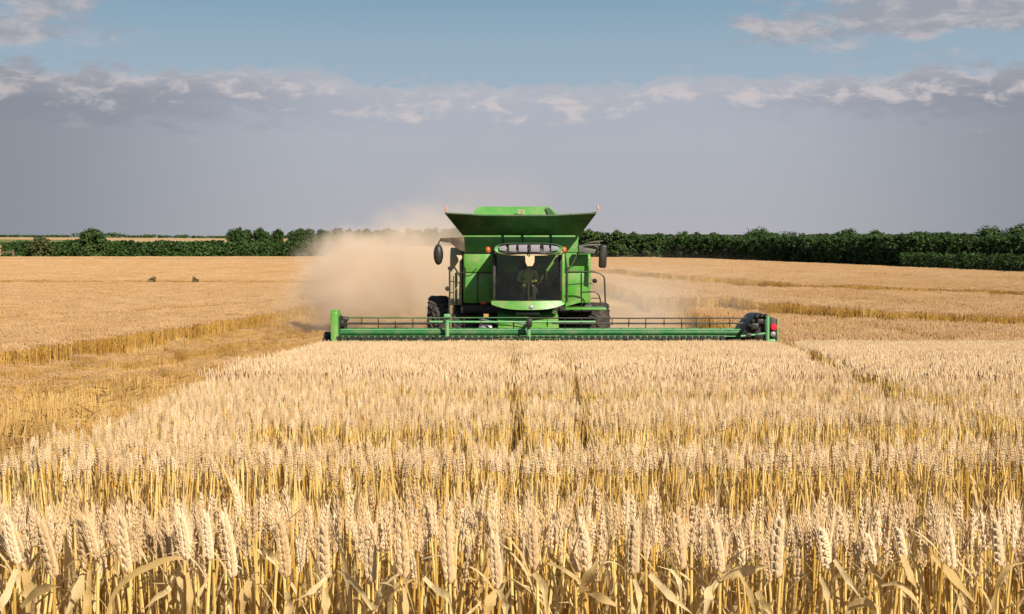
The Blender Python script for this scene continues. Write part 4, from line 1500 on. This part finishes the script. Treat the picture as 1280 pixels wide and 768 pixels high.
# axle, frame and feeder house
bm = bmesh.new()
box(bm, (0.02, LY(38.0), 1.05), (3.9, 0.5, 0.34), 0.03)
box(bm, (0.05, LY(37.6), 1.52), (3.45, 0.9, 0.22), 0.02)
box(bm, (0.05, LY(40.0), 1.25), (2.0, 4.4, 0.3), 0.02)
part('axle_frame', bm, M_black, smooth=True)
bm = bmesh.new()
xa, xb = cx(622, 36.2), cx(698, 36.2)
prism(bm, [(LY(37.4), 1.50), (LY(36.3), 1.42), (LY(35.35), 1.02), (LY(35.35), 0.35), (LY(37.4), 0.75)], 'x', xa, xb, 0, 0.03)
fh = part('feeder_house', bm, M_green, smooth=True)
bm = bmesh.new()
box(bm, (cx(660, 36.2), LY(36.35), 1.43), (0.62, 0.10, 0.10), 0.02)
box(bm, (cx(607, 36.2), LY(36.2), 1.05), (0.35, 0.5, 0.22), 0.05)
tube(bm, bend([C(600, 399, 36), C(620, 404, 35.7), C(640, 402, 35.6), C(660, 407, 35.5)], 0.1), 0.03, 6)
part('drive_shaft', bm, M_grey, fh, True)


# wheels
def wheel(x, Y, r, wd, parent_name='wheel'):
    root = empty(parent_name)
    root.parent = harv
    root.location = (x, LY(Y), r - 0.02)
    bm = bmesh.new()
    h = wd / 2
    lathe(bm, [(r * 0.56, -h * 0.80), (r * 0.66, -h * 0.98), (r * 0.84, -h), (r * 0.93, -h * 0.86), (r * 0.955, -h * 0.4), (r * 0.96, 0), (r * 0.955, h * 0.4), (r * 0.93, h * 0.86), (r * 0.84, h), (r * 0.66, h * 0.98), (r * 0.56, h * 0.80)], 'x', 40)
    nl = 22
    for k in range(nl):
        for s in (-1, 1):
            a = 2 * math.pi * (k + (0.5 if s > 0 else 0)) / nl
            pts = []
            for q_ in range(5):
                u_ = q_ / 4
                aa = a + 0.26 * (u_ - 0.2) * 1.0
                xx = s * h * (0.02 + 0.96 * (1 - u_)) if False else s * h * (0.03 + 0.94 * u_)
                rr = r * (0.955 - 0.055 * max(0, u_ - 0.75) * 4)
                aa = a - 0.26 * u_
                pts.append((xx, rr * math.cos(aa), rr * math.sin(aa)))
            tube(bm, pts, r * 0.042, 4)
    mesh_obj('tyre', bm, M_rubber, root, smooth=True)
    bm = bmesh.new()
    lathe(bm, [(r * 0.57, -h * 0.78), (r * 0.53, -h * 0.66), (r * 0.50, -h * 0.30), (r * 0.20, -h * 0.20), (r * 0.16, -h * 0.42), (r * 0.10, -h * 0.44), (r * 0.10, h * 0.4), (r * 0.50, h * 0.30), (r * 0.53, h * 0.66), (r * 0.57, h * 0.78)], 'x', 32)
    mesh_obj('rim', bm, M_rim, root, smooth=True)
    return root


for x_ in (cx(580.5, 37.6), cx(722.5, 37.6)):
    wheel(x_, 38.0, 0.84, 0.64)
for x_ in (cx(547, 38.0), cx(750, 37.4)):
    wheel(x_, 38.05 if x_ > 0 else 38.5, 0.84 if x_ > 0 else 0.92, 0.54)
for x_ in (-1.45, 1.45):
    wheel(x_, 43.2, 0.62, 0.5)

# ------------------------------------------------------------------ header
header = empty('header')
header.parent = harv
HYc = 34.35


def hp(name, bm, mat, smooth=False):
    return mesh_obj(name, bm, mat, header, smooth)


xL, xR = cx(421, HYc), cx(952, HYc)
xC = cx(661, HYc)
zt_ = cz(416, HYc)
bm = bmesh.new()
tube(bm, [(xL, LY(HYc), zt_ - 0.0), (xC, LY(HYc), zt_), (xR - 0.1, LY(HYc), zt_ + 0.005)], 0.070, 14)
hp('reel_tube', bm, M_green_dk, True)
bm = bmesh.new()
tube(bm, [(xL, LY(HYc) - 0.02, zt_ + 0.074), (xR - 0.4, LY(HYc) - 0.02, zt_ + 0.076)], 0.014, 6)
tube(bm, [(xL, LY(HYc) - 0.06, zt_ - 0.085), (xR - 0.6, LY(HYc) - 0.06, zt_ - 0.085)], 0.012, 6)
hp('edge_rail', bm, M_green_lt, True)
BARS = [(397.3, 34.75, 0.017, xL, xC, M_green_dk), (397.8, 34.75, 0.017, xC, xR - 0.15, M_blackp),
        (404.5, 34.5, 0.026, xL + 0.1, cx(540, 34.5), M_blackp), (402.5, 34.6, 0.026, cx(536, 34.5), cx(745, 34.5), M_green_lt),
        (404.3, 34.5, 0.022, cx(690, 34.5), xR - 0.2, M_blackp),
        (411.0, 35.0, 0.020, xL, xR - 0.3, M_green_dk)]
for py_, Y, r_, a, b, m in BARS:
    bm = bmesh.new()
    tube(bm, [(a, LY(Y), cz(py_, Y)), ((a + b) / 2, LY(Y), cz(py_, Y) - 0.006), (b, LY(Y), cz(py_, Y))], r_, 8)
    hp('reel_bar', bm, m, True)
# reel fingers between the bars
for k, (px_, y0, y1) in enumerate([(433, 398, 412), (452, 398, 406), (473, 398, 410), (494, 402, 411), (516, 399, 410), (537, 402, 411), (580, 398, 411), (601, 398, 409), (622, 399, 413), (642, 397, 412),
                                   (684, 398, 409), (706, 399, 412), (727, 398, 409), (746, 398, 410), (765, 398, 406), (786, 398, 409), (807, 398, 410), (830, 398, 407), (852, 398, 412), (870, 398, 408), (887, 398, 410), (912, 398, 409), (930, 398, 404)]):
    bm = bmesh.new()
    tube(bm, [C(px_, y0, 34.72), C(px_ + 0.3, (y0 + y1) / 2, 34.55), C(px_, y1, 34.6)], 0.013, 5)
    box(bm, C(px_, 404.5, 34.5), (0.05, 0.05, 0.06), 0.008)
    hp('reel_finger', bm, M_blackp)
# knife bar with guards, back sheet
bm = bmesh.new()
box(bm, ((xL + xR) / 2, LY(34.25), 0.80), (xR - xL, 0.22, 0.07), 0.01)
hp('knife_bar', bm, M_black)
bm = bmesh.new()
nn = 60
for k in range(nn):
    x_ = xL + (xR - 0.9 - xL) * (k + 0.5) / nn
    zb_ = zt_ - 0.07
    prism(bm, [(x_ - 0.055, zb_), (x_ + 0.055, zb_), (x_ + 0.02, zb_ - 0.17 - 0.04 * random.random()), (x_ - 0.015, zb_ - 0.18)], 'y', LY(33.98), LY(34.2))
o = hp('knife_guard', bm, M_black)
bm = bmesh.new()
box(bm, ((xL + xR) / 2, LY(35.45), 0.62), (xR - xL, 0.06, 0.80), 0.01)
box(bm, ((xL + xR) / 2, LY(35.0), 0.24), (xR - xL, 1.1, 0.05), 0.01)
tube(bm, [(xL, LY(35.5), 1.05), (cx(606, 35.5), LY(35.5), 1.05)], 0.05, 8)
tube(bm, [(cx(715, 35.5), LY(35.5), 1.05), (xR, LY(35.5), 1.05)], 0.05, 8)
hp('back_sheet', bm, M_green_dk, True)
bm = bmesh.new()
tube(bm, [(xL, LY(35.05), 0.62), (xR, LY(35.05), 0.62)], 0.17, 14)
hp('auger', bm, M_grey, True)
# arms
bm = bmesh.new()
tube(bm, [C(559, 393.5, 34.1), C(559, 431, 34.1)], 0.05, 8)
tube(bm, [C(559, 398, 34.1), C(559, 398, 35.6), (C(559, 398, 35.6).x, LY(35.6), 0.9)], 0.04, 8)
box(bm, C(559, 395, 34.05), (0.16, 0.14, 0.09), 0.02)
hp('reel_arm', bm, M_green_lt, True)
bm = bmesh.new()
tube(bm, [C(661, 408, 34.05), C(661, 429, 34.05)], 0.045, 8)
tube(bm, [C(661, 402, 34.1), C(661, 402, 35.6), (C(661, 402, 35.6).x, LY(35.6), 0.9)], 0.045, 8)
o = hp('reel_arm', bm, M_green_lt, True)
bm = bmesh.new()
box(bm, C(661.5, 404, 34.0), (0.14, 0.16, 0.20), 0.03)
hp('bearing_box', bm, M_black, True)
# left end
bm = bmesh.new()
x0_, x1_ = cx(412.5, 34.0), cx(421.5, 34.0)
prism(bm, [(LY(34.0), cz(431, 34)), (LY(34.0), cz(391, 34)), (LY(34.12), cz(387.5, 34)), (LY(34.6), cz(389, 34)), (LY(35.4), cz(405, 34)), (LY(35.6), 0.3), (LY(34.4), 0.25), (LY(33.4), 0.42), (LY(33.5), 0.62)], 'x', x0_, x1_, 0, 0.02)
d_ = hp('end_divider', bm, M_green, True)
bm = bmesh.new()
for (px_, py_, r_) in ((424.5, 399.5, 0.10), (428, 404.5, 0.13), (431.5, 399, 0.06), (424.5, 413, 0.07)):
    lathe(bm, [(r_ * .7, -0.07), (r_, -0.05), (r_, 0.05), (r_ * .6, 0.08)], 'x', 14, C(px_, py_, 34.5))
tube(bm, [C(425, 396, 34.3), C(424, 420, 34.3)], 0.03, 6)
hp('drive_gear', bm, M_black, True)
bm = bmesh.new()
for (px_, py_, r_) in ((409.5, 420, 0.10), (408, 427, 0.13)):
    lathe(bm, [(r_ * .5, -0.09), (r_, -0.06), (r_, 0.05), (r_ * .6, 0.08)], 'x', 14, C(px_, py_, 34.4))
box(bm, C(410, 424, 34.6), (0.16, 0.5, 0.30), 0.04)
hp('end_hub', bm, M_black, True)
# right end
YE = 33.9
bm = bmesh.new()
poly = [(926, 424), (932, 410), (940, 401), (945, 395.5), (950, 394), (963, 394.5), (963, 433), (951, 431), (938, 428)]
prism(bm, [(cx(a, YE), cz(b, YE)) for a, b in poly], 'y', LY(YE + 0.05), LY(YE + 1.3), 0, 0.03)
for (px_, py_, r_) in ((946, 395, 0.06), (952, 394.6, 0.05), (957, 395, 0.05), (941, 401, 0.05), (937, 407, 0.05)):
    lathe(bm, [(r_ * .6, -0.06), (r_, -0.02), (r_, 0.04), (r_ * .6, 0.06)], 'y', 10, C(px_, py_, YE))
for (px_, py_, s_) in ((943, 408, 0.20), (950, 402, 0.16), (948, 420, 0.22), (935, 419, 0.14)):
    box(bm, C(px_, py_, YE), (s_, 0.18, s_ * 0.8), 0.03)
gear = hp('gearbox_housing', bm, M_black, True)
bm = bmesh.new()
prism(bm, [(cx(962, YE), cz(397, YE)), (cx(971.5, YE), cz(398.5, YE)), (cx(972, YE), cz(437, YE)), (cx(962, YE), cz(434.5, YE))], 'y', LY(YE - 0.04), LY(YE + 1.2), 0, 0.02)
dv = hp('end_divider', bm, M_black, True)
bm = bmesh.new()
tube(bm, [C(971.8, 399, YE - 0.05), C(972.2, 436, YE - 0.05)], 0.02, 6)
hp('edge_strip', bm, M_green_lt, True)
bm = bmesh.new()
tube(bm, bend([C(959.5, 395, YE - 0.10), C(959.5, 427, YE - 0.10), C(963, 430.5, YE - 0.10), C(968, 429, YE - 0.10)], 0.12, 5), [0.05] * 14 if False else 0.045, 8)
box(bm, C(965, 427.5, YE - 0.10), (0.17, 0.07, 0.13), 0.03)
hp('end_bracket', bm, M_green_lt, True)
bm = bmesh.new()
lathe(bm, [(0.02, -0.07), (0.075, -0.06), (0.092, -0.01), (0.092, 0.06)], 'y', 18, C(966.8, 409, YE - 0.05))
hp('tail_light', bm, M_red, True)
bm = bmesh.new()
lathe(bm, [(0.02, -0.06), (0.06, -0.05), (0.075, 0), (0.075, 0.06)], 'y', 16, C(966, 418, YE - 0.05))
hp('reflector', bm, M_grey, True)
bm = bmesh.new()
tube(bm, bend([C(926, 420.5, YE - 0.05), C(940, 419, YE - 0.06), C(957, 417, YE - 0.08)], 0.2), 0.026, 7)
hp('tie_rod', bm, M_green_lt, True)

# ------------------------------------------------------------------ the driver behind the glass
drv = empty('person', ROOT + Vector((sx_, LY(36.55), 2.10)))
tag(drv, 'driver in a pale green shirt and dark cap seated behind the harvester windshield', 'person')
M_body, t, out = new_mat('driver_clothes_and_skin')
oc = t.n('ShaderNodeSeparateXYZ', ins={0: t.n('ShaderNodeTexCoord').outputs['Object']})
is_skin = t.math('MAXIMUM', t.math('GREATER_THAN', oc.outputs[2], 0.50), t.math('LESS_THAN', oc.outputs[1], -0.42))
is_skin = t.math('MULTIPLY', is_skin, t.math('GREATER_THAN', oc.outputs[2], 0.06))
is_leg = t.math('LESS_THAN', oc.outputs[2], 0.06)
c_ = t.mix(is_leg, (0.50, 0.60, 0.34, 1), (0.05, 0.05, 0.08, 1))
c_ = t.mix(is_skin, c_, (0.45, 0.27, 0.19, 1))
b_ = t.n('ShaderNodeBsdfPrincipled', ins={'Base Color': c_, 'Roughness': 0.8})
t.link(b_.outputs[0], out.inputs[0])
bm = bmesh.new()


def ball(c, s):
    g_ = bmesh.ops.create_uvsphere(bm, u_segments=16, v_segments=12, radius=1)
    bmesh.ops.transform(bm, matrix=Matrix.Translation(c) @ Matrix.Diagonal((*s, 1)), verts=g_['verts'])


tube(bm, [(0, 0.02, -0.02), (0, 0.04, 0.12), (0, 0.05, 0.28), (0, 0.05, 0.42), (0, 0.04, 0.47)], [0.15, 0.14, 0.155, 0.15, 0.09], 14)
ball((0, 0.04, 0.40), (0.20, 0.10, 0.085))
tube(bm, [(0, 0.04, 0.44), (0, 0.02, 0.56)], [0.06, 0.052], 10)
ball((0, 0.005, 0.645), (0.075, 0.095, 0.115))
ball((0, -0.015, 0.59), (0.055, 0.07, 0.055))
ball((0, -0.095, 0.635), (0.014, 0.022, 0.026))
for s in (-1, 1):
    ball((s * 0.077, 0.015, 0.64), (0.014, 0.025, 0.035))
    tube(bm, [(s * 0.18, 0.04, 0.42), (s * 0.235, -0.04, 0.20), (s * 0.17, -0.34, 0.17), (s * 0.15, -0.42, 0.19)], [0.062, 0.050, 0.036, 0.030], 10)
    ball((s * 0.148, -0.455, 0.195), (0.036, 0.05, 0.022))
    for f_ in range(4):
        y_ = -0.455 - 0.012 * f_
        x_ = s * (0.165 - 0.022 * f_)
        tube(bm, [(x_, -0.48, 0.205), (x_, -0.52, 0.198), (x_, -0.53, 0.165 - 0.003 * f_), (x_, -0.505, 0.15)], [0.011, 0.010, 0.009, 0.008], 6)
    tube(bm, [(s * 0.115, -0.44, 0.19), (s * 0.09, -0.48, 0.185), (s * 0.085, -0.50, 0.165)], [0.013, 0.011, 0.009], 6)
    tube(bm, [(s * 0.09, 0.0, 0.0), (s * 0.14, -0.42, 0.02), (s * 0.15, -0.46, -0.02), (s * 0.15, -0.44, -0.30)], [0.085, 0.065, 0.058, 0.045], 10)
    ball((s * 0.15, -0.49, -0.315), (0.042, 0.11, 0.04))
pb = mesh_obj('body', bm, M_body, drv, smooth=True)
md = pb.modifiers.new('fuse', 'REMESH')
md.mode = 'VOXEL'
md.voxel_size = 0.008
md.use_smooth_shade = True
bm = bmesh.new()
lathe(bm, [(0.085, 0.0), (0.094, 0.02), (0.090, 0.06), (0.06, 0.095), (0.02, 0.105)], 'z', 18, (0, 0.005, 0.675))
prism(bm, [(-0.06, -0.08), (0.06, -0.08), (0.045, -0.16), (0, -0.175), (-0.045, -0.16)], 'z', 0.678, 0.690)
mesh_obj('cap', bm, M_navy, drv, True)
bm = bmesh.new()
for s in (-1, 1):
    g_ = bmesh.ops.create_uvsphere(bm, u_segments=8, v_segments=6, radius=0.011)
    bmesh.ops.translate(bm, vec=(s * 0.032, -0.082, 0.655), verts=g_['verts'])
mesh_obj('eyes', bm, M_black, drv, True)

# ------------------------------------------------------------------ dust thrown up behind the harvester
M_dustv, t, out = new_mat('dust')
P = t.n('ShaderNodeNewGeometry').outputs['Position']
warp = t.n('ShaderNodeTexNoise', ins={'Vector': P, 'Scale': 0.55, 'Detail': 4.0, 'Roughness': 0.6})
wv = t.vmath('MULTIPLY', t.vmath('SUBTRACT', warp.outputs['Color'], (0.5, 0.5, 0.5)), (2.3, 1.6, 1.9))
warp2 = t.n('ShaderNodeTexNoise', ins={'Vector': P, 'Scale': 1.8, 'Detail': 3.0, 'Roughness': 0.6})
wv2 = t.vmath('MULTIPLY', t.vmath('SUBTRACT', warp2.outputs['Color'], (0.5, 0.5, 0.5)), (1.3, 1.0, 1.2))
PW = t.vmath('ADD', t.vmath('ADD', P, wv), wv2)
dens = None
for c, r, k, soft in (((-4.75, 47.3, 2.05), (2.6, 2.5, 1.85), 1.15, 0.40),
                      ((-3.0, 47.2, 3.6), (2.3, 2.4, 1.1), 0.26, 0.1),
                      ((-2.4, 47.0, 1.8), (1.6, 2.4, 2.0), 0.60, 0.2),
                      ((-6.2, 47.3, 0.9), (2.4, 2.6, 1.5), 0.16, 0.1),
                      ((-1.0, 48.0, 3.6), (3.4, 3.4, 2.6), 0.05, 0.1),
                      ((3.6, 46.5, 0.6), (3.0, 4.2, 2.5), 0.20, 0.1),
                      ((7.0, 56.0, 0.4), (4.6, 6.0, 2.6), 0.04, 0.1)):
    q = t.vmath('DIVIDE', t.vmath('SUBTRACT', PW, c), r)
    a3 = t.n('ShaderNodeSeparateXYZ', ins={0: t.vmath('ABSOLUTE', q)})
    l = t.math('POWER', t.math('ADD', t.math('ADD', t.math('POWER', a3.outputs[0], 3.2), t.math('POWER', a3.outputs[1], 3.2)), t.math('POWER', a3.outputs[2], 3.2)), 1 / 3.2)
    v = t.smooth(l, 1.0, soft * 0.9, 0.0, k)
    dens = v if dens is None else t.math('ADD', dens, v)
# nothing reaches the faces of the box
sp = t.n('ShaderNodeSeparateXYZ', ins={0: P})
lim = t.math('MULTIPLY', t.math('MULTIPLY', t.smooth(sp.outputs[0], -10.4, -8.6), t.smooth(sp.outputs[0], 11.4, 9.0)), t.math('MULTIPLY', t.smooth(sp.outputs[1], 42.6, 43.8), t.smooth(sp.outputs[2], 6.9, 5.2)))
lim = t.math('MULTIPLY', lim, t.smooth(sp.outputs[1], 63.5, 60))
dens = t.math('MULTIPLY', dens, lim)
pv = t.n('ShaderNodeVolumePrincipled', ins={'Color': (0.94, 0.815, 0.67, 1), 'Density': dens, 'Anisotropy': -0.1})
t.link(pv.outputs[0], out.inputs['Volume'])
M_dustv.cycles.volume_step_rate = 0.6 if hasattr(M_dustv, 'cycles') else 1
bm = bmesh.new()
box(bm, (0.5, 53.2, 3.35), (22, 21.6, 7.3))
o = mesh_obj('dust_cloud', bm, M_dustv)
tag(o, 'tan cloud of dust drifting left behind the harvester', 'dust', kind='stuff')
